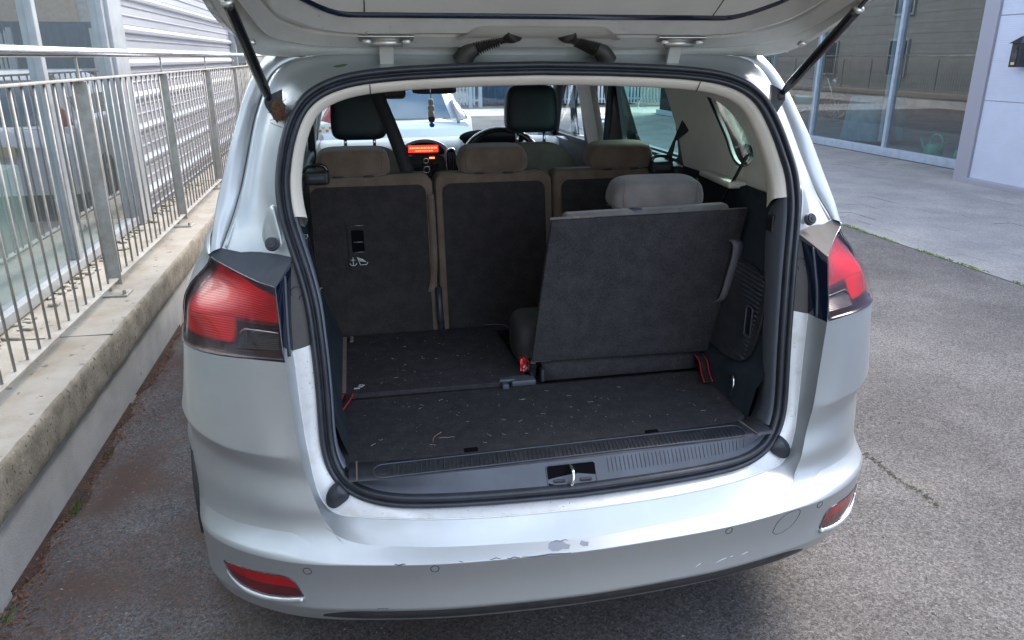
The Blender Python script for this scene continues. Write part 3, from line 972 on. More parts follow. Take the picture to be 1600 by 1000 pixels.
box('body', (6.57, 27.2, 1.3), (5.6, 2.2, 2.5), 'dark_blue_container', ct)
sw = thing('sandy_wall', (12, 29, 0), 'low sandy block wall beyond the road on the far right', 'wall')
box('wall_block', (14.5, 29.5, 0.35), (13, .3, .7), 'sandy_wall', sw, .01, 1)
box('wall_block', (14.5, 34, 1.9), (16, .3, 3.8), 'sandy_wall', sw, .01, 1)
wf = thing('white_fence', (12, 29.4, .7), 'thin white railing standing on the far sandy block wall', 'fence')
for k in range(60):
    x = 8.2 + k * .2
    tube('bar', [(x, 29.5, .7), (x, 29.5, 1.5)], .012, 'white_print', wf, seg=5) if k == 0 else None
wb = [o for o in wf.children][0].data
for k in range(1, 60):
    o = bpy.data.objects.new('bar', wb); COL.objects.link(o); o.parent = wf; o.matrix_parent_inverse = Matrix.Translation(-wf.location); o.location = (k * .2, 0, 0)
box('top_rail', (14.2, 29.5, 1.5), (12.2, .04, .04), 'white_print', wf)
# far trees and a far building so that the horizon is not empty
fb = thing('far_building', (-6, 38, 0), 'long plain building beyond the palisade fence', 'building')
box('wall_block', (0, 40, 2.2), (44, .6, 4.4), 'painted_render', fb)
# ================================================================ THE CAR
car = thing('silver_car', (0, 3.7, 0), 'silver people carrier with its tailgate raised, seen from behind into the load area', 'car')
def smst(a, b, x):
    t = min(max((x - a) / (b - a), 0), 1); return t * t * (3 - 2 * t)
ZK = [.28, .33, .46, .50, .56, .63, .68, .74, .92, 1.0, 1.075, 1.11]
TAB = {
 .28: [(0, 1.462), (.2, 1.468), (.36, 1.482), (.515, 1.508), (.645, 1.54), (.75, 1.588), (.838, 1.655), (.895, 1.735), (.915, 1.83), (.925, 1.93), (.928, 2.01)],
 .33: [(0, 1.432), (.2, 1.440), (.364, 1.454), (.52, 1.482), (.652, 1.515), (.758, 1.566), (.848, 1.636), (.905, 1.715), (.93, 1.82), (.94, 1.93), (.944, 2.01)],
 .46: [(0, 1.425), (.2, 1.433), (.364, 1.447), (.52, 1.475), (.652, 1.508), (.76, 1.56), (.85, 1.63), (.908, 1.71), (.935, 1.82), (.948, 1.93), (.953, 2.01)],
 .50: [(0, 1.487), (.2, 1.492), (.364, 1.507), (.51, 1.530), (.63, 1.560), (.738, 1.602), (.832, 1.662), (.90, 1.742), (.934, 1.835), (.949, 1.935), (.954, 2.01)],
 .56: [(0, 1.515), (.2, 1.52), (.364, 1.535), (.51, 1.555), (.633, 1.577), (.738, 1.612), (.828, 1.672), (.898, 1.75), (.936, 1.838), (.951, 1.935), (.955, 2.01)],
 .63: [(0, 1.53), (.2, 1.535), (.364, 1.55), (.52, 1.572), (.643, 1.597), (.733, 1.626), (.816, 1.673), (.889, 1.744), (.931, 1.832), (.946, 1.925), (.951, 2.01)],
 .68: [(0, 1.54), (.2, 1.545), (.364, 1.56), (.52, 1.577), (.648, 1.596), (.735, 1.612), (.824, 1.652), (.896, 1.724), (.938, 1.812), (.951, 1.915), (.953, 2.01)],
 .74: [(0, 1.54), (.2, 1.545), (.364, 1.56), (.52, 1.58), (.654, 1.602), (.748, 1.622), (.832, 1.665), (.893, 1.728), (.929, 1.81), (.940, 1.915), (.943, 2.01)],
 .92: [(0, 1.56), (.2, 1.56), (.364, 1.57), (.52, 1.585), (.660, 1.607), (.765, 1.645), (.85, 1.70), (.898, 1.765), (.916, 1.84), (.924, 1.92), (.927, 2.01)],
 1.0: [(0, 1.58), (.2, 1.58), (.364, 1.59), (.52, 1.61), (.664, 1.630), (.750, 1.692), (.834, 1.752), (.884, 1.795), (.905, 1.86), (.914, 1.93), (.917, 2.01)],
 1.075: [(0, 1.60), (.2, 1.60), (.364, 1.61), (.52, 1.63), (.669, 1.658), (.728, 1.732), (.784, 1.795), (.832, 1.845), (.868, 1.89), (.882, 1.94), (.886, 2.01)],
 1.11: [(0, 1.62), (.2, 1.62), (.364, 1.63), (.52, 1.65), (.669, 1.685), (.728, 1.752), (.784, 1.808), (.832, 1.853), (.850, 1.90), (.861, 1.945), (.866, 2.01)],
}
TA = np.array([TAB[z] for z in ZK])
for _k in (-1, -2, -3, -4):
    for _i in (3, 2, 1): TA[_k][_i] = 2 * TA[_k][_i + 1] - TA[_k][_i + 2]
_tt = np.arange(11.0)
def _cr(a, b, c, d, u):
    return 0.5 * ((2 * b) + (-a + c) * u + (2 * a - 5 * b + 4 * c - d) * u * u + (-a + 3 * b - 3 * c + d) * u ** 3)
def _prow(k, t):
    t = min(max(t, 0.0), 10.0)
    i = min(int(t), 9); u = t - i
    R = TA[k]
    if i > 0: a = R[i - 1]
    else: a = np.array([-R[1][0], R[1][1]])
    d = R[i + 2] if i + 2 <= 10 else 2 * R[10] - R[9]
    return _cr(a, R[i], R[i + 1], d, u)
PT = [[tuple(float(c) for c in _prow(k, j / 200.0)) for j in range(2001)] for k in range(len(ZK))]
def prow(k, t):
    q = min(max(t, 0.0), 10.0) * 200.0
    j = min(int(q), 1999); u = q - j
    a = PT[k][j]; b = PT[k][j + 1]
    return (a[0] + (b[0] - a[0]) * u, a[1] + (b[1] - a[1]) * u)
GROUPS = [[0, 1], [1, 2], [2, 3, 4, 5, 6], [6, 7, 8], [8, 9, 10, 11]]
def warp(t, z):
    dz = 0.062 * min(max((t - 4) / 4.2, 0), 1) ** 1.3
    w = 0.0
    if .50 < z <= .68: w = (z - .50) / .18
    elif .68 < z < .92: w = (.92 - z) / .24
    return z + dz * w
def skin(t, z):
    for g in GROUPS:
        if z <= ZK[g[-1]] + 1e-9: break
    zs = [ZK[k] for k in g]
    if len(g) == 2:
        u = (z - zs[0]) / (zs[1] - zs[0])
        p0 = prow(g[0], t); p1 = prow(g[1], t)
        px = p0[0] * (1 - u) + p1[0] * u; py = p0[1] * (1 - u) + p1[1] * u
        if g[0] == 1:                       # slightly hollow bumper face
            py += 0.006 * math.sin(math.pi * min(max(u, 0), 1))
        return Vector((px, py, warp(t, z)))
    i = 0
    while i < len(zs) - 2 and z > zs[i + 1]: i += 1
    P = [prow(k, t) for k in g]
    h = zs[i + 1] - zs[i]; u = (z - zs[i]) / h
    out = []
    u2 = u * u; u3 = u2 * u
    for c in (0, 1):
        def slope(j):
            if j == 0: return (P[1][c] - P[0][c]) / (zs[1] - zs[0])
            if j == len(P) - 1: return (P[-1][c] - P[-2][c]) / (zs[-1] - zs[-2])
            a = (P[j][c] - P[j - 1][c]) / (zs[j] - zs[j - 1]); b = (P[j + 1][c] - P[j][c]) / (zs[j + 1] - zs[j])
            r = (a + b) / 2
            return r if a * b > 0 else r * 0.4
        m0 = slope(i) * h; m1 = slope(i + 1) * h
        out.append((2 * u3 - 3 * u2 + 1) * P[i][c] + (u3 - 2 * u2 + u) * m0 + (-2 * u3 + 3 * u2) * P[i + 1][c] + (u3 - u2) * m1)
    return Vector((out[0], out[1], warp(t, z)))
def t_at(x, z):
    lo, hi = 0.0, 10.0
    flo, fhi = skin(lo, z).x - x, skin(hi, z).x - x
    if flo >= 0: return lo
    if fhi <= 0: return hi
    m = 5.0
    for it in range(14):
        m = lo - flo * (hi - lo) / (fhi - flo) if it % 2 else (lo + hi) / 2
        f = skin(m, z).x - x
        if abs(f) < 2e-6: break
        if f > 0: hi, fhi = m, f
        else: lo, flo = m, f
    return m
def snorm(t, z):
    e = 0.03
    a = skin(min(t + e, 10), z) - skin(max(t - e, 0), z)
    b = skin(t, z + 0.003) - skin(t, z - 0.003)
    n = a.cross(b).normalized()
    return n if n.y < 0 or n.x > 0.7 else -n
def mir(v, s): return Vector((v[0] * s, v[1], v[2]))

# ---- lines round the load opening (right half, from bottom centre upwards)
Bxz = [(0, .475), (.2, .479), (.35, .481), (.45, .484), (.535, .488), (.583, .500), (.613, .521), (.631, .556), (.641, .60), (.649, .663), (.655, .745), (.659, .83), (.662, .915)]
NB = 60
Bc = catmull(Bxz, NB)
Bt = [(t_at(x, z), z) for x, z in Bc]
B1 = [skin(t, z) for t, z in Bt]
L1 = catmull([(0, 1.50, .524), (.2, 1.507, .525), (.35, 1.525, .526), (.45, 1.55, .524), (.53, 1.582, .519), (.575, 1.60, .521), (.600, 1.613, .535), (.617, 1.623, .563), (.627, 1.631, .605), (.634, 1.643, .66), (.640, 1.654, .71), (.645, 1.665, .80), (.649, 1.675, .917)], NB)
Sfull = [(0, 1.535, .539), (.2, 1.541, .541), (.35, 1.555, .542), (.45, 1.575, .544), (.513, 1.60, .552), (.551, 1.618, .567), (.580, 1.633, .592), (.596, 1.643, .625), (.604, 1.651, .66), (.607, 1.658, .705), (.606, 1.668, .80), (.607, 1.678, .877), (.609, 1.686, .93), (.614, 1.702, 1.011), (.622, 1.719, 1.056), (.634, 1.742, 1.105), (.651, 1.775, 1.162), (.661, 1.80, 1.20), (.666, 1.826, 1.246), (.666, 1.85, 1.281), (.662, 1.868, 1.31), (.654, 1.89, 1.35), (.641, 1.910, 1.391), (.625, 1.924, 1.426), (.603, 1.935, 1.457), (.577, 1.942, 1.478), (.545, 1.948, 1.495), (.49, 1.955, 1.512), (.40, 1.965, 1.524), (.2, 1.975, 1.534), (0, 1.98, 1.538)]
Ssm = relax(catmull(Sfull, 240), 8)
Sz = Ssm[:, 2]
def s_at(z):                     # point of the seal line on the side at height z
    i = [k for k in range(len(Ssm) - 1) if Ssm[k][2] <= z < Ssm[k + 1][2] and Ssm[k][0] > 0.55]
    k = i[0]; u = (z - Ssm[k][2]) / (Ssm[k + 1][2] - Ssm[k][2])
    return Vector(Ssm[k] * (1 - u) + Ssm[k + 1] * u)
iS = int(np.argmin(abs(Sz - .925) + (Ssm[:, 0] < .5) * 9))
S1 = catmull(Ssm[:iS + 1], NB)

def both(fn):
    """build the same rows on both sides"""
    for s in (1, -1): fn(s)

# ---- rear bumper skin: one sheet from the opening down to the bumper edge and round to the wheel arches
cols = []
NA, NCc = 60, 44
tb_B = np.concatenate([np.linspace(0, 3.6, 42), np.linspace(3.6, 4.55, NB - 41)[1:]])
for i in range(NB): cols.append((tb_B[i], Bt[i][0], Bt[i][1]))
t0 = Bt[-1][0]
for i in range(1, NCc + 1):
    u = i / NCc
    cols.append((4.55 + (10 - 4.55) * u, t0 + (10 - t0) * u, .915 + .005 * min(u * 8, 1)))
rowsv = sorted(set([0, .02, .05] + [round(v, 4) for v in np.linspace(.087, 1, 34)] + [(.68 - .46) / .46, (.675 - .46) / .46, (.685 - .46) / .46, (.50 - .46) / .46]))
def bumper_rows(s):
    rows = []
    for z in (.282, .29, .305, .325, .33, .335, .35, .37, .39, .41, .43, .447, .456):
        rows.append([mir(skin(c[0], z), s) for c in cols])
    for v in rowsv:
        row = []
        for tb, tt, zt in cols:
            z = .46 + (zt - .46) * v
            t = tb + (tt - tb) * v
            row.append(mir(skin(t, z), s))
        rows.append(row)
    return rows
R1 = bumper_rows(1); L_ = bumper_rows(-1)
rows = [list(reversed(l))[:-1] + r for l, r in zip(L_, R1)]
bumper = grid_obj('rear_bumper', rows, 'silver_paint', car)
# turned-under lower edge and dark valance
und = []
for k, (dz, ins) in enumerate(((0, 0), (-.012, .010), (-.018, .035), (-.015, .10))):
    row = []
    for tq in np.linspace(-10, 10, 121):
        s = -1 if tq < 0 else 1
        p = skin(abs(tq), .282)
        row.append(Vector(((p.x - ins * abs(tq) / 10) * s, p.y + ins, .282 + dz)))
    und.append(row)
grid_obj('bumper_underside', und, 'silver_paint', car)
val = []
for z, off in ((.322, -.001), (.312, -.006), (.295, -.007), (.280, .004), (.262, .02), (.25, .05)):
    row = []
    for tq in np.linspace(-4.25, 4.25, 81):
        s = -1 if tq < 0 else 1
        e = min(1, (4.25 - abs(tq)) / 1.1)
        zz = z * (1 - (1 - e) ** 2) + .290 * (1 - e) ** 2
        p = skin(abs(tq), max(zz, .281))
        row.append(Vector((p.x * s, p.y + off * e + (1 - e) * .004, zz)))
    val.append(row)
grid_obj('lower_valance', val, 'black_plastic', car)

# ---- channel and sill ring between bumper, lip and seal
def ring_patch(name, A, Bq, m, s, n=5, bow=0.0, axis=(0, -1, 0)):
    rows = []
    for k in range(n + 1):
        u = k / n
        rows.append([mir(Vector(A[i]) * (1 - u) + Vector(Bq[i]) * u + Vector(axis) * bow * math.sin(math.pi * u), s) for i in range(len(A))])
    return rows
def full_ring(name, A, Bq, m, bow=0, n=5, axis=(0, -1, 0)):
    r = ring_patch(name, A, Bq, m, 1, n, bow, axis); l = ring_patch(name, A, Bq, m, -1, n, bow, axis)
    rows = [list(reversed(b))[:-1] + a for a, b in zip(r, l)]
    return grid_obj(name, rows, m, car)
full_ring('tailgate_channel', B1, L1, 'silver_paint', -0.002)
# sill lip with small rolled radius
S1b = [Vector(p) for p in S1]
lip_rows_A = [Vector(p) for p in L1]
full_ring('sill_panel', lip_rows_A, S1b, 'sill_paint', 0.003)
edge_path = [mir(p, -1) for p in reversed(lip_rows_A)][:-1] + lip_rows_A
tube('sill_edge', edge_path, 0.0025, 'sill_paint', car, seg=8)

# ---- upper continuation beside the lamps
Lu = catmull([(.649, 1.675, .917), (.648, 1.682, .96), (.647, 1.69, 1.0), (.644, 1.712, 1.05), (.642, 1.722, 1.075), (.640, 1.730, 1.099)], 20)
Su = np.array([s_at(z) for z in np.linspace(.925, 1.118, 20)])
Bu = [skin(t_at(x, z), z) for x, z in catmull([(.662, .915), (.664, .96), (.6645, 1.0), (.667, 1.04), (.669, 1.075)], 20)]
for s in (1, -1):
    grid_obj('lamp_access_trim', ring_patch('', Lu, Su, '', s), mat('taupe_plastic', (0.095, 0.09, 0.088), rough=0.8, spec=0.15, col2=(0.082, 0.078, 0.075), nscale=12, bump=0.2, bscale=600, bdist=.0005) if 'taupe_plastic' not in MATS else 'taupe_plastic', car)
    grid_obj('lamp_gap_wall', ring_patch('', Bu, Lu, '', s), 'navy_lens', car)
    # moulded lamp cover marks: round key with a stem
    mp = [mir(Vector(Lu[i]) * .5 + Vector(Su[i]) * .5 + Vector((0, -.0022, 0)), s) for i in range(20)]
    for iz, (zc, up) in enumerate(((1.045, 1), (.953, 0))):
        bm = bmesh.new()
        c = Vector((.632, 1.700 + (zc - .95) * .14 - .004, zc)); c.x *= s
        ring = [c + Vector((.0125 * math.cos(a), .0125 * math.sin(a) * .14 - .001, .0125 * math.sin(a))) for a in np.linspace(R_(-65), R_(245), 26)]
        add_tube(bm, ring + [ring[-1] + Vector((0, -.0022, -.017)), ring[0] + Vector((0, -.0022, -.017)), ring[0]], 0.0008, 6)
        bm_obj('bulb_cover_outline', bm, gloss_black, car, smooth=True)
    # vertical dark ribs in the gap beside the lamp
    rib = [mir(Vector(Bu[i]) * .45 + Vector(Lu[i]) * .55 + Vector((-.001, -.003, 0)), s) for i in range(20)]
    tube('gap_rib', rib, 0.003, 'grey_plastic', car, seg=8)

# ---- tail lamps: coloured inner body behind a clear outer shell
tz0, tz1 = .922, 1.073
def lamp_pt(u, v, s, off=0.0):
    z = tz0 + (tz1 + .031 * max(0, (u - .2) / .8) ** 1.5 - tz0) * v
    ta = t_at(.6635 + .006 * v, z)
    tb = 8.75 - 1.75 * v ** 1.6
    t = ta + (tb - ta) * u
    p = skin(t, z) + snorm(t, z) * off
    return mir(p, s)
def lamp_zone():
    m = bpy.data.materials.new('lamp_colours')
    m.use_nodes = True
    nt = m.node_tree; N = nt.nodes; Lk = nt.links
    b = N['Principled BSDF']
    b.inputs['Roughness'].default_value = 0.12
    b.inputs['Specular IOR Level'].default_value = 0.3
    b.inputs['Coat Weight'].default_value = 0.25
    b.inputs['Coat Roughness'].default_value = 0.03
    wv = N.new('ShaderNodeTexWave'); wv.inputs['Scale'].default_value = 70; wv.bands_direction = 'Z'
    tcx = N.new('ShaderNodeTexCoord'); Lk.new(tcx.outputs['Object'], wv.inputs['Vector'])
    bpx = N.new('ShaderNodeBump'); bpx.inputs['Strength'].default_value = 0.2; bpx.inputs['Distance'].default_value = 0.0012
    Lk.new(wv.outputs['Fac'], bpx.inputs['Height']); Lk.new(bpx.outputs[0], b.inputs['Normal'])
    at = N.new('ShaderNodeVertexColor'); at.layer_name = 'zone'
    Lk.new(at.outputs['Color'], b.inputs['Base Color'])
    MATS['lamp_colours'] = m
    return m
lamp_zone()
def lamp_col(u, v):
    base = np.array([.010, .0015, .003])
    bright = np.array([.36, .003, .008]) * (1 + .30 * math.sin(u * 8 + v * 5 + .6)); deep = np.array([.30, .001, .001]) * (1 + .25 * math.sin(u * 14 - v * 9))  # sine waves paint soft round reflections into the reds
    # upper band: curved lower edge, straight slanted upper edge
    lo = .50 - .20 * max(u - .35, 0); hi = .87 + .20 * u
    w = smst(lo - .02, lo + .02, v) * (1 - smst(hi - .015, hi + .015, v)) * (1 - smst(.80, .9, u))
    c = base * (1 - w) + bright * w
    # lower C in the outer corner
    w2 = (1 - smst(.72, .84, u)) * smst(.16 + .0 * u, .21, v) * (1 - smst(lo - .02, lo + .02, v))
    inn = smst(.275 - .03 * math.sin(v * 7), .305 - .03 * math.sin(v * 7), u)
    c = c * (1 - w2 * inn) + deep * w2 * inn
    # thin bright step line under the band
    w3 = math.exp(-((v - lo + .03) / .012) ** 2) * (1 - smst(.85, .95, u))
    c = c + np.array([.06, .01, .013]) * w3
    if v > hi: c = c * (1 - smst(hi, hi + .03, v)) + np.array([.005, .012, .035]) * smst(hi, hi + .03, v)  # navy above the band: sky reflection put into the lens colour
    rim = max(1 - smst(0, .03, u), 1 - smst(.0, .07, v), smst(.95, .99, v) * .8, smst(.95, .99, u))
    c = c * (1 - rim) + np.array([.010, .001, .002]) * rim
    return c
for s in (-1, 1):
    nu, nv = 90, 60
    rows = [[lamp_pt(j / nu, i / nv, s, -.010 * math.sin(math.pi * min(1, j / nu * 1.0)) ** .3 * math.sin(math.pi * i / nv) ** .3) for j in range(nu + 1)] for i in range(nv + 1)]
    lamp = grid_obj('tail_lamp', rows, 'lamp_colours', car)
    vc = lamp.data.color_attributes.new('zone', 'FLOAT_COLOR', 'POINT')
    for i in range(nv + 1):
        for j in range(nu + 1):
            c = lamp_col(j / nu, i / nv)
            vc.data[i * (nu + 1) + j].color = (*c, 1)
    rows = [[lamp_pt(j / 40, i / 24, s, .0035) for j in range(41)] for i in range(25)]
    grid_obj('outer_lens', rows, 'lamp_outer_lens', lamp)
    # reversing light: ribbed block with a bright upper edge
    rr = []
    for i in range(27):
        v = .11 + .24 * i / 26
        rr.append([lamp_pt(.02 + .20 * j / 20, v, s, -.004 + (.0016 if i % 3 == 1 else 0)) for j in range(21)])
    grid_obj('reversing_light', rr, mat('smoked_ribs', (0.035, 0.038, 0.042), rough=0.15, coat=1.0, metal=0.4) if 'smoked_ribs' not in MATS else 'smoked_ribs', lamp, smooth=False)
    tube('reversing_light_edge', [lamp_pt(.02 + .185 * k / 12, .365, s, -.002) for k in range(13)] + [lamp_pt(.22, .34, s, -.002), lamp_pt(.228, .30, s, -.002)], .0018, 'reversing_lens', lamp, seg=6)
    loop = [lamp_pt(u, 0, s, .002) for u in np.linspace(0, 1, 30)] + [lamp_pt(1, v, s, .002) for v in np.linspace(0, 1, 12)[1:]] + [lamp_pt(u, 1, s, .002) for u in np.linspace(1, 0, 30)[1:]] + [lamp_pt(0, v, s, .002) for v in np.linspace(1, 0, 12)[1:]]
    tube('lamp_gasket', loop, 0.0015, 'navy_lens', lamp, seg=6)

# shelf above each lamp
mat('shelf_dark_reflection', (0.045, 0.052, 0.064), rough=0.7, spec=0.2, col2=(0.06, 0.066, 0.078), nscale=14)  # left cover only: darker copy of the taupe, with a dark reflection painted in
for s in (1, -1):
    top = [lamp_pt(u, 1.0, 1, 0.0008) for u in np.linspace(0, 1, 16)]
    base = [Vector(p) for p in catmull([(.630, 1.760, 1.122), (.70, 1.822, 1.138), (.77, 1.868, 1.143), (.805, 1.874, 1.138), (.832, 1.862, 1.116)], 16)]
    rows = []
    for k in range(6):
        u = k / 5
        rows.append([mir(top[i] * (1 - u) + base[i] * u + Vector((0, 0, .002 * math.sin(math.pi * u))), s) for i in range(16)])
    grid_obj('lamp_top_cover', rows, 'shelf_dark_reflection' if s < 0 else 'taupe_plastic', car)
    corner = [Vector(Lu[-1]), skin(t_at(.669, 1.075), 1.075), base[0]]
    mesh_obj('corner_filler', [mir(v, s) for v in (Vector(Lu[-1]) + Vector((0, 0, .002)), top[0], base[0], Vector(Su[-1]))], [(0, 1, 2, 3)], 'shelf_dark_reflection' if s < 0 else 'taupe_plastic', car, smooth=False)

# ---- quarter panel round the side of the lamp and shoulder
def X_side(z):
    zs = [.28, .33, .46, .56, .68, .74, .92, 1.0, 1.045, 1.075, 1.10, 1.13, 1.16]
    xs = [.928, .944, .953, .955, .95, .943, .927, .917, .905, .886, .868, .851, .835]
    return float(np.interp(z, zs, xs))
for s in (1, -1):
    rows = []
    for i in range(14):
        v = i / 13
        z = .92 + (1.104 - .92) * v
        tb = 8.75 - 1.75 * ((z - tz0) / (1.104 - tz0)) ** 1.6 if z > tz0 else 8.75
        rows.append([mir(skin(tb + (10 - tb) * u, z), s) for u in np.linspace(0, 1, 14)])
    # up from the lamp top to the foot of the pillar
    last = rows[-1]
    ptop = [Vector(p) for p in catmull([(.832, 1.852, 1.112), (.838, 1.90, 1.130), (.842, 1.95, 1.145), (.845, 2.01, 1.155)], 14)]
    for k in (1, 2, 3, 4):
        u = k / 4
        rows.append([mir(mir(last[j], s) * (1 - u) + ptop[j] * u + Vector((.006, -.002, 0)) * math.sin(math.pi * u), s) for j in range(14)])
    grid_obj('quarter_panel', rows, 'silver_paint', car)

# ---- rear pillars and roof edge: seal line -> gutter -> groove -> outer edge
Gl = [(.805, 1.853, 1.122), (.779, 1.898, 1.185), (.763, 1.918, 1.229), (.751, 1.943, 1.27), (.734, 1.983, 1.341), (.716, 2.025, 1.413), (.691, 2.055, 1.474), (.660, 2.075, 1.522), (.60, 2.09, 1.548), (.45, 2.10, 1.557), (.2, 2.105, 1.561), (0, 2.105, 1.562)]
Dl = [(.832, 1.852, 1.112), (.823, 1.875, 1.16), (.811, 1.915, 1.222), (.796, 1.938, 1.272), (.776, 1.972, 1.342), (.758, 2.01, 1.40), (.737, 2.047, 1.463), (.712, 2.078, 1.513), (.655, 2.12, 1.572), (.45, 2.135, 1.598), (.2, 2.14, 1.604), (0, 2.14, 1.605)]
iA = int(np.argmin(abs(Sz - 1.105) + (Ssm[:, 0] < .55) * 9))
NP = 90
# match seal points to groove points by height on the side and by x along the top
Gs = relax(catmull(Gl, NP), 4); Ds = relax(catmull(Dl, NP), 4)
Sp = []
zmaxi = None
Sseg = catmull(Ssm[iA:], NP)
for i in range(NP):
    g = Gs[i]
    Sp.append(Vector(Sseg[i]))
Gv = [Vector(p) for p in Gs]; Dv = [Vector(p) for p in Ds]
for s in (1, -1):
    rows = []
    for u, dep in ((0, 0), (.12, .006), (.3, .012), (.5, .014), (.66, .012), (.78, .004), (.86, -.003), (.93, -.006), (.975, -.004)):
        rows.append([mir(Sp[i] * (1 - u) + Gv[i] * u + Vector((0, .7, -.5)).normalized() * dep * smst(0, 14, i), s) for i in range(NP)])
    rows.append([mir(Gv[i], s) for i in range(NP)])
    grid_obj('pillar_gutter', rows, 'silver_paint', car)
    rows = [[mir(Gv[i] + Vector((-.0005, .0012, -.001)), s) for i in range(NP)], [mir(Gv[i] + Vector((.0023, .0012, -.001)), s) for i in range(NP)]]
    grid_obj('panel_gap', rows, 'taupe_plastic', car)
    rows = []
    for u in (0.0, .06, .25, .5, .75, .92, 1.0):
        bow = .006 * math.sin(math.pi * min(1, u * 1.05)) + (.003 if u > 0 else 0)
        rows.append([mir((Gv[i] + Vector((.0018, .002, 0))) * (1 - u) + Dv[i] * u + Vector((.2, -1, .3)).normalized() * bow, s) for i in range(NP)])
    # then forward along the side, a little outward
    for f in (.03, .08, .14):
        rows.append([mir(Dv[i] + Vector((.010 * min(1, f / .05), f, .012 * f / .2)), s) for i in range(NP)])
    grid_obj('rear_pillar', rows, 'silver_paint', car)
    # sealing bead along the pillar
    tube('sealer_bead', [mir(Gv[i] + Vector((-.010, -.006, .002)), s) for i in range(0, 62)], .0035, 'silver_paint', car, seg=6)
    # raised triangular pad with rubber buffer
    c = Vector((.679, 1.786, 1.138))
    pad = [(.645, 1.765, 1.115), (.700, 1.806, 1.118), (.712, 1.823, 1.148), (.700, 1.84, 1.20), (.672, 1.83, 1.245), (.665, 1.80, 1.19)]
    cc = sum((Vector(p) for p in pad), Vector()) / 6
    rows = [[mir(Vector(p) + Vector((0, 0.01, -.004)), s) for p in pad], [mir(Vector(p) * .92 + cc * .08 + Vector((0, -.012, .005)), s) for p in pad], [mir(Vector(p) * .55 + cc * .45 + Vector((0, -.014, .006)), s) for p in pad], [mir(cc + Vector((0, -.014, .006)), s)] * 6]
    o = grid_obj('buffer_pad', rows, 'silver_paint', car, closed=True)
    sd = o.modifiers.new('sub', 'SUBSURF'); sd.levels = 2; sd.render_levels = 2
    bm = bmesh.new()
    ax = Vector((0.1 * s, -1, .42)).normalized()
    q = Vector((0, 0, 1)).rotation_difference(ax)
    for (r0, d, zz) in ((.0165, .010, 0), (.012, .006, .006), (.004, .006, .008)):
        g = bmesh.ops.create_cone(bm, segments=28, radius1=r0, radius2=r0 * .88, depth=d, cap_ends=True)
        for v in g['verts']: v.co = q @ (v.co + Vector((0, 0, zz + .022))) + mir(c, s)
    o = bm_obj('rubber_buffer', bm, rubber, car, smooth=False)
    # black rubber tab at the lower corner of the opening
    tabp = [(.573, .602), (.592, .586), (.603, .565), (.600, .545), (.585, .537), (.567, .545), (.548, .563)]
    tp = catmull([(x, 1.612 + (z - .54) * .25, z) for x, z in tabp + tabp[:1]], 26)
    cen = Vector((.575, 1.628, .572))
    rows = [[mir(Vector(p) + Vector((0, -.010, 0)), s) for p in tp], [mir(Vector(p) * .93 + cen * .07 + Vector((0, -.018, .002)), s) for p in tp], [mir(cen + Vector((0, -.024, .004)), s) for p in tp]]
    grid_obj('seal_tab', rows, 'rubber_seal', car)

# ---- boot seal swept round the opening
def loop_frames(P):
    P = [Vector(p) for p in P]
    n = len(P); out = []
    for i in range(n):
        t = (P[(i + 1) % n] - P[i - 1]).normalized()
        nin = Vector((-t.z, 0, t.x))
        c = Vector((0, P[i].y, 1.05))
        if nin.dot(c - P[i]) < 0: nin = -nin
        nin = (nin - t * nin.dot(t)).normalized()
        r = t.cross(nin)
        if r.y > 0: r = -r
        out.append((P[i], nin, r))
    return out
half = [Vector(p) for p in Ssm]
loopP = half + [mir(p, -1) for p in reversed(half)][1:-1]
FR = loop_frames(loopP)
def sweep(name, prof, m, fr=None, closed=True, parent=car, **kw):
    fr = fr or FR
    rows = [[f[0] + f[1] * a + f[2] * b for f in fr] for a, b in prof]
    return grid_obj(name, rows, m, parent, closed=closed, **kw)
prof = [(-.002, -.004), (-.002, .004), (.000, .009), (.004, .0125), (.009, .0125), (.012, .009), (.0135, .004), (.015, .001), (.017, .003), (.019, .008), (.023, .011), (.028, .010), (.031, .006), (.032, 0), (.031, -.012), (.030, -.03)]
pr2 = catmull([(a, b, 0) for a, b in prof], 34)
sweep('boot_seal', [(p[0], p[1]) for p in pr2], 'rubber_seal')

# ---- opening trims just inside the seal: pale above, grey below
def sub_loop(cond):
    """contiguous run of frames satisfying cond, as an open strip"""
    idx = [i for i in range(len(FR)) if cond(FR[i][0])]
    idx.sort(key=lambda i: (i - len(half)) % len(FR))
    return idx
nH = len(half)
iTop = [i for i in range(nH) if half[i].z > 1.195 and i > 20]
i0 = iTop[0]
topfr = FR[i0:len(FR) - i0 + 1]
sweep('upper_opening_trim', [(.0315, -.006), (.034, -.004), (.044, -.012), (.054, -.022), (.057, -.03), (.055, -.045), (.040, -.085)], 'pale_trim', fr=topfr, closed=False)
bm = bmesh.new()
for xs in (.435, -.435):
    f = min(topfr, key=lambda q: abs(q[0].x - xs) + (9 if q[0].z < 1.45 else 0))
    add_tube(bm, [f[0] + f[1] * a + f[2] * (b + .0006) for a, b in ((.034, -.004), (.045, -.012), (.058, -.022), (.061, -.03))], .0012, 6)
bm_obj('trim_joint', bm, gloss_black, car)
iLow = [i for i in range(nH) if half[i].z > .60 and half[i].z < 1.2 and half[i].x > .5]
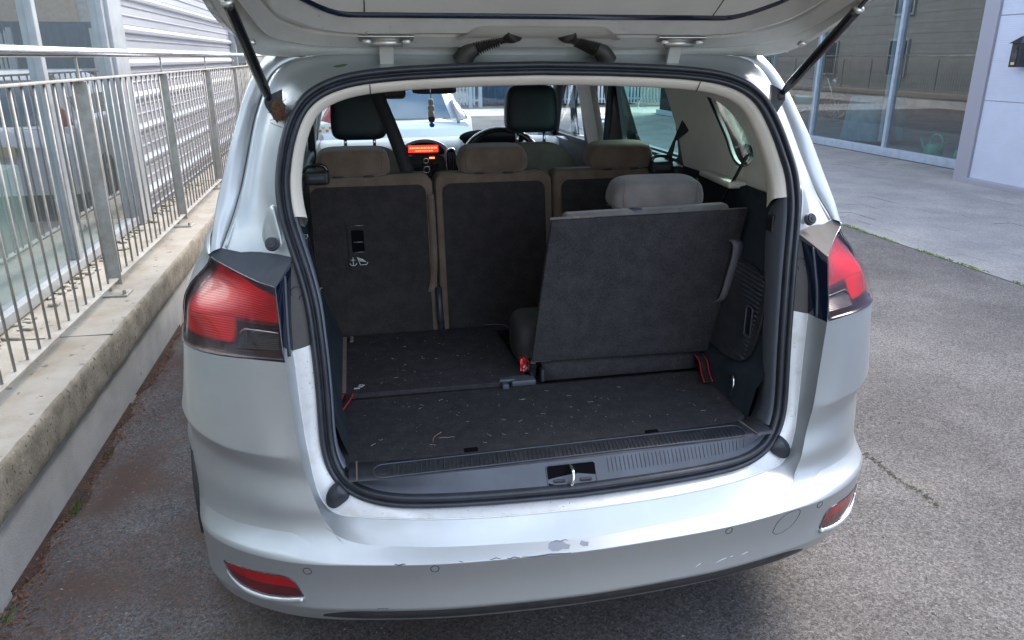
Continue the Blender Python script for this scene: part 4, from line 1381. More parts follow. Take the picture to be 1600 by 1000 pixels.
for s in (1, -1):
    fr = [(mir(FR[i][0], s), mir(FR[i][1], s), mir(FR[i][2], s)) for i in range(iLow[0], iLow[-1] + 2)]
    # band from the seal forward to the side trim
    rows = []
    for a, b in ((.031, -.006), (.034, -.006), (.036, -.02), (.034, -.05), (.022, -.09), (.005, -.13)):
        rows.append([f[0] + f[1] * a + f[2] * b for f in fr])
    grid_obj('side_opening_trim', rows, 'blue_grey_trim', car)
    # latch pocket in that trim
    box('pocket', (.618 * s, 1.835, 1.125), (.03, .035, .045), 'gloss_black', car, .004, 2)
    tube('pocket_pin', [(.616 * s, 1.80, 1.118), (.616 * s, 1.82, 1.118)], .006, 'grey_plastic', car)
# ---- load sill
def sealin(x):
    k = min(range(40, 200), key=lambda i: 9)  # unused guard
    return x
bot = [f for f in FR if f[0].z < .62 and abs(f[0].x) < .575]
bot.sort(key=lambda f: f[0].x)
inner = [f[0] + f[1] * .030 + f[2] * (-.004) for f in bot]
def plate_front(x): return Vector((x, 1.575 + .010 * (x / .5) + .012 * (x / .5) ** 2, .617))
rows = [[p for p in inner]]
rows.append([p + Vector((0, .006, .010)) for p in inner])
for u in (.35, .7, 1.0):
    rows.append([(p + Vector((0, .006, .010))) * (1 - u) + plate_front(max(-.54, min(.54, p.x))) * u for p in inner])
grid_obj('sill_trim', rows, 'grey_plastic', car)
# fine upright ribs moulded in the sill trim
bm = bmesh.new()
for k in range(86):
    x = -.46 + k * .0108
    if x < .07: continue
    f = min(range(len(inner)), key=lambda i: abs(inner[i].x - x))
    a = rows[1][f] * .85 + rows[-1][f] * .15; b = rows[1][f] * .12 + rows[-1][f] * .88
    off = Vector((0, -.0006, .0004))
    add_tube(bm, [Vector((x, a.y, a.z)) + off, Vector((x, b.y, b.z)) + off], .0007, 4)
bm_obj('sill_rib', bm, mat('rib_grey', (.054, .060, .073), rough=.45), car, kind='stuff')
# top plate with rounded recess and ribs
n = 40
xs = np.linspace(-.545, .545, n)
r0 = [plate_front(x) for x in xs]
r1 = [p + Vector((0, .004, .004)) for p in r0]
def plate_rear(x): return 1.652 + .010 * (x / .5) + .012 * (x / .5) ** 4
r2 = [Vector((x, 1.600 + .01 * x, .6225)) for x in xs]
r3 = [Vector((x, plate_rear(x), .6225)) for x in xs]
r4 = [Vector((x, plate_rear(x) + .006, .615)) for x in xs]
grid_obj('sill_plate', [r0, r1, r2, r3, r4], 'sill_plastic', car)
def pl(x, y): return (x, y + .010 * (x / .5), .6235)
loop = rrect(-.487, .470, 1.582, 1.643, .022)
tube('sill_plate_border', [pl(x, y) for x, y in loop + loop[:1]], .0016, 'grey_plastic', car, seg=6)
bm = bmesh.new()
for k in range(84):
    x = -.455 + k * .011
    add_tube(bm, [pl(x, 1.588), pl(x + .006, 1.637)], .0011, 4)
bm_obj('sill_plate_rib', bm, mat('worn_rib', (0.055, 0.055, 0.055), rough=0.5, col2=(0.02, 0.022, 0.026), nscale=18, lo=.4, hi=.6), car, kind='stuff')
bm = bmesh.new()
add_box(bm, (-.527, 1.617, .6235), (.0035, .088, .002)); add_box(bm, (.492, 1.63, .6235), (.0035, .085, .002), 0, 1, rotZ(8))
bm_obj('sill_plate_joint', bm, mat('dust_line', (0.16, 0.13, 0.09), rough=.9), car)
# striker opening: proud black plate with the recess shade in its colour
bm = bmesh.new()
fc = lambda x, z: (x, 1.5665 - (z - .59) * -.12, z)
out = rrect(-.077, .046, .566, .611, .006)
op = plate2d('striker_opening_shade', out, [], lambda a, b: (a, 1.5385 + (b - .566) * .66, b), 'dark_recess', car, t=.001)
tube('opening_rim', [(a, 1.5375 + (b - .566) * .66, b) for a, b in out + out[:1]], .0014, 'grey_plastic', op, seg=6)
tube('striker', catmull([(-.024, 1.548, .574), (-.022, 1.528, .576), (-.018, 1.528, .592), (-.016, 1.540, .605), (-.016, 1.566, .607)], 16), .0042, 'chrome', car)
box('striker_block', (-.048, 1.546, .578), (.03, .006, .010), 'sill_plastic', op, .002, 1)
box('striker_block', (.018, 1.544, .577), (.030, .006, .010), 'sill_plastic', op, .002, 1)

# ---- load floor
def wobble(x, y): return .6185 + .0012 * math.sin(x * 9 + 1) * math.sin(y * 11)
rows = []
for y in np.linspace(1.658, 2.036, 26):
    rw = []
    hw = np.interp(y, [1.658, 1.69, 1.75, 2.036], [.548, .575, .582, .578])
    hr = np.interp(y, [1.658, 1.69, 1.75, 2.036], [.475, .516, .525, .548])
    for x in np.linspace(-1, 1, 50):
        X = x * (hr if x > 0 else hw)
        rw.append((X, y + (.010 * (X / .5) if y < 1.7 else 0), wobble(X, y) - (.004 if y < 1.66 else 0)))
    rows.append(rw)
lf = grid_obj('load_floor', rows, 'black_carpet', car); thick(lf, .012, -1)
grid_obj('floor_pan', [[(-.54, 1.66, .600), (.54, 1.66, .600)], [(-.66, 2.75, .600), (.66, 2.75, .600)]], 'black_plastic', car, smooth=False)
for x in (-.245, .235):
    box('finger_hole', (x, 1.668, .6205), (.034, .014, .005), 'dark_recess', car, .001, 1)

# ---- folded third row seat (left)
fs = [(-.566, 2.040), (-.100, 2.034), (-.012, 2.085), (-.030, 2.515), (-.075, 2.540), (-.574, 2.530)]
def poly_slab(name, pts, z0, z1, m, parent, bev=.004, fn=None):
    bm = bmesh.new()
    a = [bm.verts.new((x, y, z0)) for x, y in pts]; b = [bm.verts.new((x, y, z1)) for x, y in pts]
    n = len(pts)
    bm.faces.new(a[::-1]); bm.faces.new(b)
    for i in range(n): bm.faces.new((a[i], a[(i + 1) % n], b[(i + 1) % n], b[i]))
    if bev: bmesh.ops.bevel(bm, geom=list(bm.edges), offset=bev, segments=2, profile=.5, affect='EDGES')
    if fn:
        for v in bm.verts: v.co = fn(v.co)
    return bm_obj(name, bm, m, parent, smooth=True, wn_=True)
fseat = poly_slab('folded_seat', fs, .585, .632, 'black_carpet', car)
for p0, p1 in (((-.560, 2.05), (-.568, 2.52)),):
    box('edge_strip', (-.563, 2.285, .633), (.022, .47, .003), 'dark_fabric', fseat, .001, 1)
box('hinge_bracket', (-.078, 2.048, .632), (.05, .020, .012), 'grey_plastic', fseat, .003, 1)
box('hinge_bracket', (-.088, 2.028, .622), (.020, .03, .022), 'grey_plastic', fseat, .003, 1)
box('hinge_cover', (-.030, 2.050, .625), (.075, .045, .020), 'grey_plastic', fseat, .004, 1)
box('strap_anchor', (-.535, 2.49, .635), (.012, .05, .004), 'dark_fabric', fseat, .001, 1)
st = ribbon('release_strap', [(-.545, 2.045, .630), (-.555, 1.99, .634), (-.583, 1.915, .628)], (1, .1, 0), .026, 'belt_webbing', fseat)
for q in (-1, 1):
    tube('strap_piping', catmull([(-.545 + q * .013, 2.045, .632), (-.555 + q * .013, 1.99, .636), (-.583 + q * .013, 1.915, .630)], 14), .0018, 'red_piping', st, seg=6)
def seat_icon(parent, c, u, v, k=1.0):
    """little white printed pictogram of a folding seat"""
    bm = bmesh.new()
    c, u, v = Vector(c), Vector(u), Vector(v)
    for poly in ([(-1, -.9), (.2, -.9), (.2, -.35), (-1, -.35)], [(.1, -.2), (.45, -.35), (1.0, .5), (.65, .7)], [(-.5, .3), (.0, .0), (.3, .25), (0, .45)], [(-.3, .65), (.5, .75), (.45, .95), (-.3, .85)]):
        bm.faces.new([bm.verts.new(c + u * a * k + v * b * k) for a, b in poly])
    return bm_obj('seat_pictogram', bm, white_print, parent)
seat_icon(fseat, (-.513, 2.085, .6335), (.018, 0, 0), (.004, .022, 0), .8)
# dark well beside the folded seat with a soft bag shape and a curved wire
box('floor_well', (-.002, 2.33, .600), (.10, .45, .02), 'gloss_black', car)
tube('well_wire', catmull([(-.07, 2.53, .64), (0, 2.50, .645), (.03, 2.44, .63), (.02, 2.25, .625), (-.02, 2.20, .625)], 20), .002, 'grey_plastic', car)

# ---- raised third row seat (right)
rs = bpy.data.objects.new('raised_seat_anchor', None)
bpy.data.objects.remove(rs)
TLp, TRp, BLp, BRp = Vector((.045, 2.035, 1.118)), Vector((.635, 2.02, 1.130)), Vector((-.006, 2.050, .690)), Vector((.562, 2.052, .680))
HLp, HRp = Vector((.022, 2.072, .672)), Vector((.552, 2.074, .668))
def rp(u, v, off=0.0):
    a = BLp * (1 - u) + BRp * u; b = TLp * (1 - u) + TRp * u
    n = Vector((0.02, -1, -.03)).normalized()
    return a * (1 - v) + b * v + n * off
bm = bmesh.new()
rows = [[rp(u, v, .0015 * math.sin(u * 7) * math.sin(v * 5)) for u in np.linspace(0, 1, 30)] for v in np.linspace(0, 1, 24)]
rseat = grid_obj('raised_seat', rows, 'black_carpet', car)
thick(rseat, .016, 1)
md = rseat.modifiers.new('bev', 'BEVEL'); md.width = .003; md.segments = 2; md.limit_method = 'ANGLE'
# cushion on the far side of the board
crow = []
rows = []
for v in np.linspace(0, 1, 14):
    r = []
    for u in np.linspace(0, 1, 20):
        d = .018 + .085 * (math.sin(math.pi * u) ** .35) * (math.sin(math.pi * (v * .94 + .03)) ** .35)
        r.append(rp(.03 + .94 * u, .02 + .955 * v, -d))
    rows.append(r)
grid_obj('seat_cushion_back', rows, 'grey_fabric', rseat)
box('cushion_lip', rp(.50, 1.0, -.03) + Vector((0, 0, -.004)), (.50, .05, .03), 'grey_fabric', rseat, .012, 3, rotY(-1.2))
# hard border strips and corner caps
def strip(pts, w, m, nm, t=.003, par=None):
    bm = bmesh.new()
    for (a, b) in zip(pts[:-1], pts[1:]):
        A, Bq = rp(*a, .003), rp(*b, .003)
        d = (Bq - A).normalized(); up = Vector((0, -1, 0)).cross(d).normalized()
        vs = [bm.verts.new(q) for q in (A - up * w / 2, Bq - up * w / 2, Bq + up * w / 2, A + up * w / 2)]
        bm.faces.new(vs)
    o = bm_obj(nm, bm, m, par or rseat); thick(o, t); return o
dk = mat('worn_border', (0.11, 0.10, 0.094), rough=.6, col2=(0.18, 0.165, 0.15), nscale=60, lo=.5, hi=.7)
strip([(.014, .02), (.014, .985)], .016, dk, 'border_strip')
strip([(.986, .02), (.986, .985)], .016, dk, 'border_strip')
strip([(.0, .992), (.215, .992)], .020, dk, 'corner_cap')
strip([(.86, .992), (1.0, .992)], .014, dk, 'corner_cap')
strip([(.0, .022), (.11, .022)], .030, dk, 'corner_cap')
# hinged flap between seat and floor
rows = [[BLp.lerp(BRp, u) + Vector((0, .004, -.004)) for u in np.linspace(.055, .97, 12)],
        [Vector((.035, 2.052, .655)).lerp(Vector((.545, 2.055, .650)), (u - .055) / .915) for u in np.linspace(.055, .97, 12)],
        [Vector((.035, 2.038, .624)).lerp(Vector((.548, 2.038, .624)), (u - .055) / .915) for u in np.linspace(.055, .97, 12)]]
fl = grid_obj('seat_flap', rows, 'black_carpet', rseat); thick(fl, .006)
box('hinge_pin', (.004, 2.075, .655), (.022, .04, .05), 'gloss_black', rseat, .004, 1)
box('hinge_pin', (.030, 2.05, .640), (.012, .03, .04), 'sill_plastic', rseat, .003, 1)
# lower squab seen beside the board
superell('seat_squab', (.050, 2.20, .705), (.080, .11, .080), mat('squab_fabric', (.035, .033, .034), rough=.9, col2=(.05, .047, .048), nscale=20), rseat, .5, .5)
# bow shaped pull handle
hp = [rp(.958, .80, .004), rp(.975, .785, .030), rp(.985, .70, .036), rp(.985, .55, .036), rp(.985, .40, .030), rp(.972, .345, .004)]
h = ribbon('pull_handle', hp, (1, 0, 0), .032, mat('handle_plastic', (.10, .10, .115), rough=.5), rseat, t=.005, n=30)
st = ribbon('release_strap', [(.535, 2.046, .668), (.530, 2.000, .660), (.520, 1.960, .640), (.508, 1.912, .632)], (1, 0, .1), .026, 'belt_webbing', rseat)
for q in (-1, 1):
    tube('strap_piping', catmull([(.535 + q * .013, 2.044, .668), (.530 + q * .013, 1.998, .661), (.520 + q * .013, 1.958, .641), (.508 + q * .013, 1.911, .633)], 14), .0018, 'red_piping', st, seg=6)
seat_icon(rseat, rp(.925, .075, .0035), (.018, 0, 0), (.002, 0, .022), .75)
# headrest
def hr(c, s, m, par, e1=.55, e2=.5, nm='headrest', tilt=0, tap=.10):
    return superell(nm, c, s, m, par, e1, e2, rot=rotX(tilt), nu=40, nv=22, fn=lambda x, y, z: (x * (1 - tap * (z / s[2]) * (1 if z > 0 else .3)), y, z))
h3 = hr((.385, 2.115, 1.170), (.143, .055, .046), fabric_grey, rseat, .42, .42, tilt=8)
tube('headrest_seam', [(.385 + .147 * math.cos(a) , 2.115 - .048 * (1 - abs(math.cos(a)) ** 6) + .0, 1.138 + .0) for a in np.linspace(math.pi, 2 * math.pi, 26)], .0012, 'brown_fabric', h3, seg=5)
for q in (-1, 1):
    tube('headrest_seam', [(.385 + q * .112 + .003 * math.sin(a * 3), 2.115 - .0545 * math.sin(a) ** .5, 1.170 + .046 * math.cos(a)) for a in np.linspace(.35, 2.8, 14)], .0009, 'dark_fabric', h3, seg=5)
for x in (.305, .435):
    superell('headrest_collar', (x, 2.055, 1.129), (.026, .022, .008), gplast, rseat, .8, .8)

# crumbs, threads and grit on the boot carpet
bm = bmesh.new()
def crumb(p, n, s):
    a = random.uniform(0, 6.28)
    u = Vector((math.cos(a), math.sin(a) * (1 if abs(n.z) > .5 else 0), math.sin(a) * (0 if abs(n.z) > .5 else 1)))
    v = n.cross(u)
    k = random.uniform(.3, .9)
    q = p + n * .0008
    bm.faces.new([bm.verts.new(x) for x in (q - u * s, q - v * s * k, q + u * s * random.uniform(.5, 1.4), q + v * s * k)])
Z = Vector((0, 0, 1)); Yn = Vector((0, -1, 0))
random.seed(11)
clus = [(random.uniform(-.5, .5), random.uniform(1.68, 2.5)) for _ in range(16)]
for k in range(820):
    if k % 2: cx, cy = random.choice(clus); x = random.gauss(cx, .05); y = random.gauss(cy, .05)
    else: x = random.uniform(-.55, .53); y = random.uniform(1.67, 2.52)
    if y > 2.03 and x > -.04: continue
    if not (-.55 < x < .52 and 1.67 < y < 2.51): continue
    if y > 2.0 and y < 2.045: continue
    z = .634 if y > 2.045 else .6205
    crumb(Vector((x, y, z)), Z, random.choice((.0006, .0007, .0009, .0011, .0018)))
for k in range(330):
    u, v = random.uniform(.04, .96), random.betavariate(1.2, 1.2)
    crumb(rp(u, v, .0035), Yn, random.choice((.0006, .0008, .001, .0016)))
bm_obj('crumbs', bm, crumb_m, kind='stuff', label='pale crumbs and grit scattered over the boot carpet', cat='crumbs')
bm = bmesh.new()
def thread(p, n, l):
    a = random.uniform(0, 6.28)
    pts = []
    for i in range(6):
        a += random.uniform(-.8, .8)
        p = p + (Vector((math.cos(a), math.sin(a), 0)) if abs(n.z) > .5 else Vector((math.cos(a), 0, math.sin(a)))) * l / 6
        pts.append(p + n * .001)
    add_tube(bm, pts, .0004, 3, False)
for k in range(46):
    x = random.uniform(-.5, .5); y = random.uniform(1.70, 1.98)
    thread(Vector((x, y, .6215)), Z, random.uniform(.006, .022))
for k in range(22):
    thread(Vector((random.uniform(-.5, -.1), random.uniform(2.08, 2.48), .634)), Z, random.uniform(.006, .018))
for k in range(26):
    thread(rp(random.uniform(.05, .9), random.uniform(.05, .9), .004), Yn, random.uniform(.006, .022))
thread(Vector((-.325, 1.74, .6215)), Z, .05)
bm_obj('threads', bm, crumb_m, kind='stuff', label='short pale threads and hairs lying on the boot carpet', cat='threads')
bm = bmesh.new()
add_tube(bm, catmull([(-.335, 1.722, .623), (-.33, 1.745, .624), (-.308, 1.772, .623)], 10), .0011, 5)
bm_obj('dry_twig', bm, mat('twig', (.22, .13, .07), rough=.9), label='thin curved brown twig lying on the boot carpet near the sill', cat='twig')
# sweet wrapper
bm = bmesh.new()
random.seed(5)
n1, n2 = 9, 7
W = [[None] * n2 for _ in range(n1)]
for i in range(n1):
    for j in range(n2):
        W[i][j] = bm.verts.new(Vector((-.012 + .030 * (i / (n1 - 1) - .5), 2.090 + .012 * (j / (n2 - 1)) + .004 * math.sin(i * 2.3), .650 + .044 * (j / (n2 - 1) - .3) + random.uniform(-.0035, .0035))) + Vector((0, random.uniform(-.004, .004), 0)))
for i in range(n1 - 1):
    for j in range(n2 - 1): bm.faces.new((W[i][j], W[i + 1][j], W[i + 1][j + 1], W[i][j + 1]))
wr = bm_obj('sweet_wrapper', bm, mat('red_foil', (0.65, 0.03, 0.03), rough=.25, metal=.3, coat=.5, col2=(.75, .05, .04), nscale=60), label='crumpled red sweet wrapper stuck between the folded and the raised seat', cat='wrapper')
thick(wr, .001)
bm = bmesh.new()
for (a, b, w_, h_) in ((-.016, .655, .006, .008), (-.010, .648, .004, .010), (-.018, .643, .005, .005)):
    add_box(bm, (a, 2.0855, b), (w_, .001, h_), 0, 1, rotY(30))
bm_obj('printed_mark', bm, mat('wrapper_print', (.65, .55, .25), rough=.4, col2=(.1, .15, .5), nscale=150), wr)

# ---- load bay side trims
def xw(z, y):
    base = float(np.interp(z, [.60, .66, .75, .85, 1.0, 1.18], [.530, .552, .585, .602, .622, .660]))
    return base + .03 * smst(1.9, 2.5, y) * smst(.6, .9, z) + (.012 * smst(2.0, 1.7, y) if z < .7 else 0) * -1
for s in (1, -1):
    rows = []
    for z in np.linspace(.60, 1.175, 26):
        r = []
        for y in np.linspace(1.70, 2.62, 30):
            yy = y + (z - .62) * .23 * (1 - smst(1.7, 2.2, y))
            r.append(mir(Vector((xw(z, y) + (.0 if s > 0 else .02 * smst(.9, .65, z)), yy, z if z < 1.16 else 1.175 + (y - 2.4) * -.0)), s))
        rows.append(r)
    rows.append([p + Vector((.02 * s, .01, .004)) for p in rows[-1]])
    grid_obj('load_bay_side', rows, 'dark_side_felt', car)
# ribbed storage cover on the right side
cv = [(1.822, .955), (1.90, .985), (2.04, .975), (2.20, .93), (2.24, .80), (2.20, .735), (2.0, .715), (1.84, .725), (1.806, .76), (1.80, .90)]
cvp = catmull([(y, z, 0) for y, z in cv + cv[:1]], 60)[:-1]
bm = bmesh.new()
def wallpt(y, z, off): return Vector((xw(z, y) - off, y, z))
cvo = plate2d('storage_cover', [(p[0], p[1]) for p in cvp], [], lambda a, b: wallpt(a, b, .008), dplast, car, t=.006)
tube('cover_edge', [wallpt(p[0], p[1], .0115) for p in cvp] + [wallpt(cvp[0][0], cvp[0][1], .0115)], .0022, 'sill_plastic', cvo, seg=6)
bm = bmesh.new()
for k in range(20):
    z0 = .735 + k * .0125
    ya = 1.815; yb = 2.22
    pts = [wallpt(y, z0 + (y - 1.8) * .02, .0125) for y in np.linspace(ya + .01, yb - abs(z0 - .84) * .5, 12)]
    add_tube(bm, pts, .0022, 4)
bm_obj('cover_rib', bm, mat('rib_blue_black', (.060, .076, .10), rough=.4), cvo, smooth=True)
box('cover_latch', (xw(.84, 1.835) - .016, 1.845, .84), (.008, .030, .085), 'gloss_black', cvo, .004, 2)
tube('latch_rim', [(xw(.84, 1.835) - .021, 1.845 + a, .84 + b) for a, b in rrect(-.017, .017, -.045, .045, .008) + rrect(-.017, .017, -.045, .045, .008)[:1]], .0022, 'grey_plastic', cvo, seg=6)
# lashing ring, hook, screws
dr = [(.545 + .0, 1.835 + a, .655 + b) for a, b in ((-.022, -.030), (-.024, .012), (-.010, .030), (.014, .026), (.024, .008), (.020, -.030))]
tube('lashing_ring', catmull([(x - .014 + .004 * i, y, z) for i, (x, y, z) in enumerate(dr)], 30), .0032, 'chrome', car)
box('lashing_recess', (.561, 1.842, .655), (.012, .05, .06), 'gloss_black', car, .005, 2)
superell('bag_hook', (.618, 1.80, 1.037), (.012, .010, .012), gplast, car, .8, .8)
superell('trim_screw', (.572, 1.755, .70), (.005, .007, .007), gplast, car, .9, .9)
tube('left_clip', [(-.612, 1.92, .985), (-.585, 1.93, .985)], .0045, 'chrome', car)
tube('left_clip', [(-.612, 1.925, .975), (-.590, 1.935, .975)], .003, 'chrome', car)

# ---- pale upper side trims with quarter light openings
def xu(z): return float(np.interp(z, [1.17, 1.30, 1.50, 1.60], [.700, .690, .640, .60]))
def blob(pts, n=26):
    p = catmull([(a, b, 0) for a, b in pts + pts[:1]], n + 1)[:-1]
    return [(q[0], q[1]) for q in p]
q_win = blob([(2.375, 1.432), (2.30, 1.42), (2.205, 1.385), (2.125, 1.32), (2.095, 1.265), (2.140, 1.234), (2.205, 1.232), (2.250, 1.262), (2.300, 1.33)], 30)
rd_win = rrect(2.70, 3.33, 1.185, 1.46, .03)
fd_win = [(3.90, 1.14), (4.62, 1.13), (4.45, 1.26), (4.15, 1.42), (4.05, 1.44), (3.95, 1.44)]
inner_out = [(1.80, 1.17), (2.70, 1.17), (2.70, 1.185), (2.76, 1.47), (2.76, 1.50), (1.94, 1.50), (1.90, 1.42)]
for s in (1, -1):
    plate2d('quarter_trim', [(1.94, 1.172), (2.60, 1.172), (2.66, 1.30), (2.74, 1.50), (2.06, 1.50), (2.03, 1.42), (1.98, 1.27)], [q_win], lambda a, b: (xu(b) * s, a, b), 'pale_side_trim', car, t=.02)
    tube('window_seal', [(xu(b) * s - .004 * s, a, b) for a, b in q_win + q_win[:1]], .005, 'rubber_seal', car, seg=8)
    # transition between the trim at the seal and the quarter trim
    idx = [i for i in range(nH) if half[i].x > .3 and half[i].z > 1.19][::2]
    ra = [mir(FR[i][0] + FR[i][1] * .040 + FR[i][2] * -.085, s) for i in idx]
    rb_ = [mir(Vector((min(half[i].x + .03, xu(min(half[i].z, 1.5)) - .004) if half[i].z < 1.47 else half[i].x - .01, max(half[i].y + .16, 2.04 if half[i].z > 1.25 else 1.97), min(half[i].z - .02, 1.50))), s) for i in idx]
    grid_obj('pillar_lining', [ra, rb_], 'pale_side_trim', car)
    box('trim_shelf', (.675 * s, 2.27, 1.178), (.06, .28, .022), 'pale_side_trim', car, .008, 2, rotZ(-6 * s))
    # rear door: window frame and middle pillar
    plate2d('rear_door_frame', [(2.62, 1.10), (3.45, 1.10), (3.50, 1.50), (2.62, 1.50)], [rd_win], lambda a, b: ((xu(b) + .022) * s, a, b), 'black_plastic', car, t=.02)
    plate2d('middle_pillar_trim', [(3.44, 1.0), (3.62, 1.0), (3.84, 1.50), (3.60, 1.50)], [], lambda a, b: ((xu(b) - .010) * s, a, b), 'pale_side_trim', car, t=.03)
    box('pillar_seal', (.66 * s, 3.395, 1.28), (.03, .02, .46), 'rubber_seal', car, .004, 1, rotX(8))
    plate2d('front_door_frame', [(3.60, 1.02), (4.72, 1.02), (4.72, 1.10), (4.50, 1.28), (4.18, 1.50), (3.66, 1.50)], [[(3.92, 1.135), (4.62, 1.125), (4.45, 1.26), (4.17, 1.44), (3.93, 1.44)]], lambda a, b: ((xu(b) + .022) * s, a, b), 'black_plastic', car, t=.02)
    # glass panes on the outside
    plate2d('quarter_glass', q_win, [], lambda a, b: ((xu(b) + .03) * s, a, b), 'tinted_side_glass', car)
    grid_obj('rear_door_glass', [[((xu(z) + .035) * s, y, z) for y in (2.64, 3.42)] for z in (1.15, 1.3, 1.5)], 'tinted_side_glass', car, smooth=False)
    plate2d('front_door_glass', [(3.80, 1.10), (4.66, 1.10), (4.48, 1.28), (4.15, 1.47), (3.85, 1.47)], [], lambda a, b: ((xu(b) + .035) * s, a, b), 'windscreen_glass', car)
    grid_obj('lower_door_trim', [[((.66 if z > .7 else .64) * s, y, z) for y in (2.56, 4.75)] for z in (.35, .7, 1.12)], 'black_plastic', car)
    box('door_sill_ledge', (.69 * s, 3.02, 1.15), (.08, .85, .05), 'black_plastic', car, .015, 2)
# belts
ribbon('third_row_belt', [(.672, 2.11, 1.275), (.660, 2.14, 1.215), (.640, 2.16, 1.15), (.615, 2.18, 1.05)], (.75, .6, .2), .040, 'belt_webbing', car)
bm = bmesh.new()
V = [(.672, 2.60, 1.338), (.676, 2.545, 1.305), (.665, 2.67, 1.24), (.66, 2.71, 1.185), (.655, 2.64, 1.183), (.668, 2.64, 1.26)]
bm.faces.new([bm.verts.new(V[i]) for i in (0, 1, 5, 2)]); bm.faces.new([bm.verts.new(V[i]) for i in (2, 5, 4, 3)])
o = bm_obj('outer_seat_belt', bm, belt_m, car); thick(o, .003)
ribbon('centre_seat_belt', [(-.405, 2.76, 1.49), (-.388, 2.76, 1.42), (-.355, 2.76, 1.33), (-.325, 2.755, 1.24), (-.300, 2.75, 1.15), (-.29, 2.75, 1.08)], [(1, 0, 0), (1, 0, .05), (1, 0, .15), (1, 0, .15), (1, 0, .1), (1, 0, 0)], .048, 'belt_webbing', car)

# ---- headliner
rows = []
for y, z, hx in ((2.00, 1.490, .50), (2.10, 1.495, .58), (2.3, 1.50, .66), (3.9, 1.50, .66), (4.0, 1.50, .66)):
    rows.append([(hx * q, y, z) for q in (-1, -.5, 0, .5, 1)])
grid_obj('headliner', rows, 'pale_trim', car)

# ---- second row seats
def back2(x0, x1, lab, border, hole):
    """seat back seen from behind: carpet panel in a fabric surround"""
    cx = (x0 + x1) / 2; w = x1 - x0
    def lean(x, z, d=0.0): return Vector((x, 2.55 + (z - .62) * .17 + d, z))
    bm = bmesh.new()
    outl = rrect(x0, x1, .56, 1.162, .028, 5)
    a = [bm.verts.new(lean(x, z)) for x, z in outl]
    b = [bm.verts.new(lean(x, z, .11)) for x, z in outl]
    bm.faces.new(a); bm.faces.new(b[::-1])
    n = len(outl)
    for i in range(n): bm.faces.new((a[i], b[i], b[(i + 1) % n], a[(i + 1) % n]))
    bmesh.ops.bevel(bm, geom=[e for e in bm.edges if all(v.co.y > 0 for v in e.verts) and len(e.link_faces) == 2 and e.calc_face_angle(0) > 1.2], offset=.012, segments=3, affect='EDGES')
    seat = bm_obj('second_row_backrest', bm, fabric, car, smooth=True, wn_=True)
    # carpet panel
    l, r, t = border
    p = rrect(x0 + l, x1 - r, .565, 1.162 - t, .030, 5)
    plate2d('back_panel', p, [], lambda q, z: tuple(lean(q, z, -.0045)), 'seatback_carpet', seat, t=.003)
    return seat, lean
s1, lean = back2(-.640, -.226, '', (.002, .022, .028), None)
s2, _ = back2(-.212, .200, '', (.022, .024, .028), None)
s3, _ = back2(.214, .640, '', (.024, .002, .028), None)
for sx, st_ in ((-.49, s1), (-.005, s2), (.466, s3)):
    w_ = .120
    hr((sx, 2.685, 1.212), (w_ + .004, .055, .047), fabric, st_, .42, .42, tilt=6)
    for q in (-1, 1):
        tube('headrest_seam', [(sx + q * .098 + .002 * math.sin(a * 3), 2.685 - .0545 * math.sin(a) ** .5, 1.212 + .047 * math.cos(a)) for a in np.linspace(.35, 2.8, 14)], .0009, 'dark_fabric', st_, seg=5)
    for dx in (-.05, .05):
        superell('headrest_collar', (sx + dx, 2.655, 1.166), (.022, .018, .006), plast, st_, .8, .8)
    tube('piping_seam', [(sx - w_ * .98 + 2 * w_ * .98 * k / 16, 2.64, 1.180 + .004 * math.sin(k)) for k in range(17)], .0012, 'dark_fabric', st_, seg=5)
# release catches at the outer shoulders
for s, st_ in ((-1, s1), (1, s3)):
    box('release_catch', (.612 * s, 2.655, 1.168), (.085, .10, .045), 'black_plastic', st_, .012, 3)
    tube('catch_bow', catmull([(.575 * s, 2.63, 1.185), (.585 * s, 2.63, 1.205), (.64 * s, 2.63, 1.205), (.655 * s, 2.63, 1.185)], 12), .006, 'gloss_black', st_)
    box('catch_button', (.612 * s, 2.603, 1.170), (.055, .008, .016), 'grey_plastic', st_, .003, 2)
# child seat anchor panel on the left backrest
p = plate2d('anchor_panel', rrect(-.524, -.458, .852, 1.012, .006), [], lambda q, z: tuple(lean(q, z, -.010)), 'seatback_carpet', s1, t=.003)
plate2d('anchor_slot', rrect(-.512, -.470, .915, .990, .004), [], lambda q, z: tuple(lean(q, z, -.0125)), 'dark_recess', p)
tube('anchor_bar', [lean(-.512, 1.005, -.013), lean(-.470, 1.005, -.013)], .0018, 'reversing_lens', p, seg=6)
tube('anchor_bar', [lean(-.506, .950, -.014), lean(-.474, .950, -.014)], .0022, 'reversing_lens', p, seg=6)
tube('anchor_bar', [lean(-.506, .916, -.014), lean(-.472, .916, -.014)], .0016, 'reversing_lens', p, seg=6)
bm = bmesh.new()
ic = lambda a, b: lean(-.492 + a * .030, .885 + b * .014, -.0135)
add_tube(bm, [ic(-.65, 1), ic(-.65, -.9)], .0011, 4)
add_tube(bm, [ic(-.9, .35), ic(-.4, .35)], .0009, 4)
add_tube(bm, [ic(-.65 + .38 * math.cos(a), -.4 + .6 * math.sin(a)) for a in np.linspace(math.pi, 2 * math.pi, 9)], .0011, 4)
for k in range(4): add_tube(bm, [ic(-.2 + k * .18, 1 - k * .15), ic(.25 + k * .18, -.1 - k * .05)], .0012, 4)
add_tube(bm, [ic(-.15, .9), ic(.15, -.9), ic(.85, -.85), ic(1, -.3)], .0012, 4)
bm_obj('anchor_pictogram', bm, white_print, p)
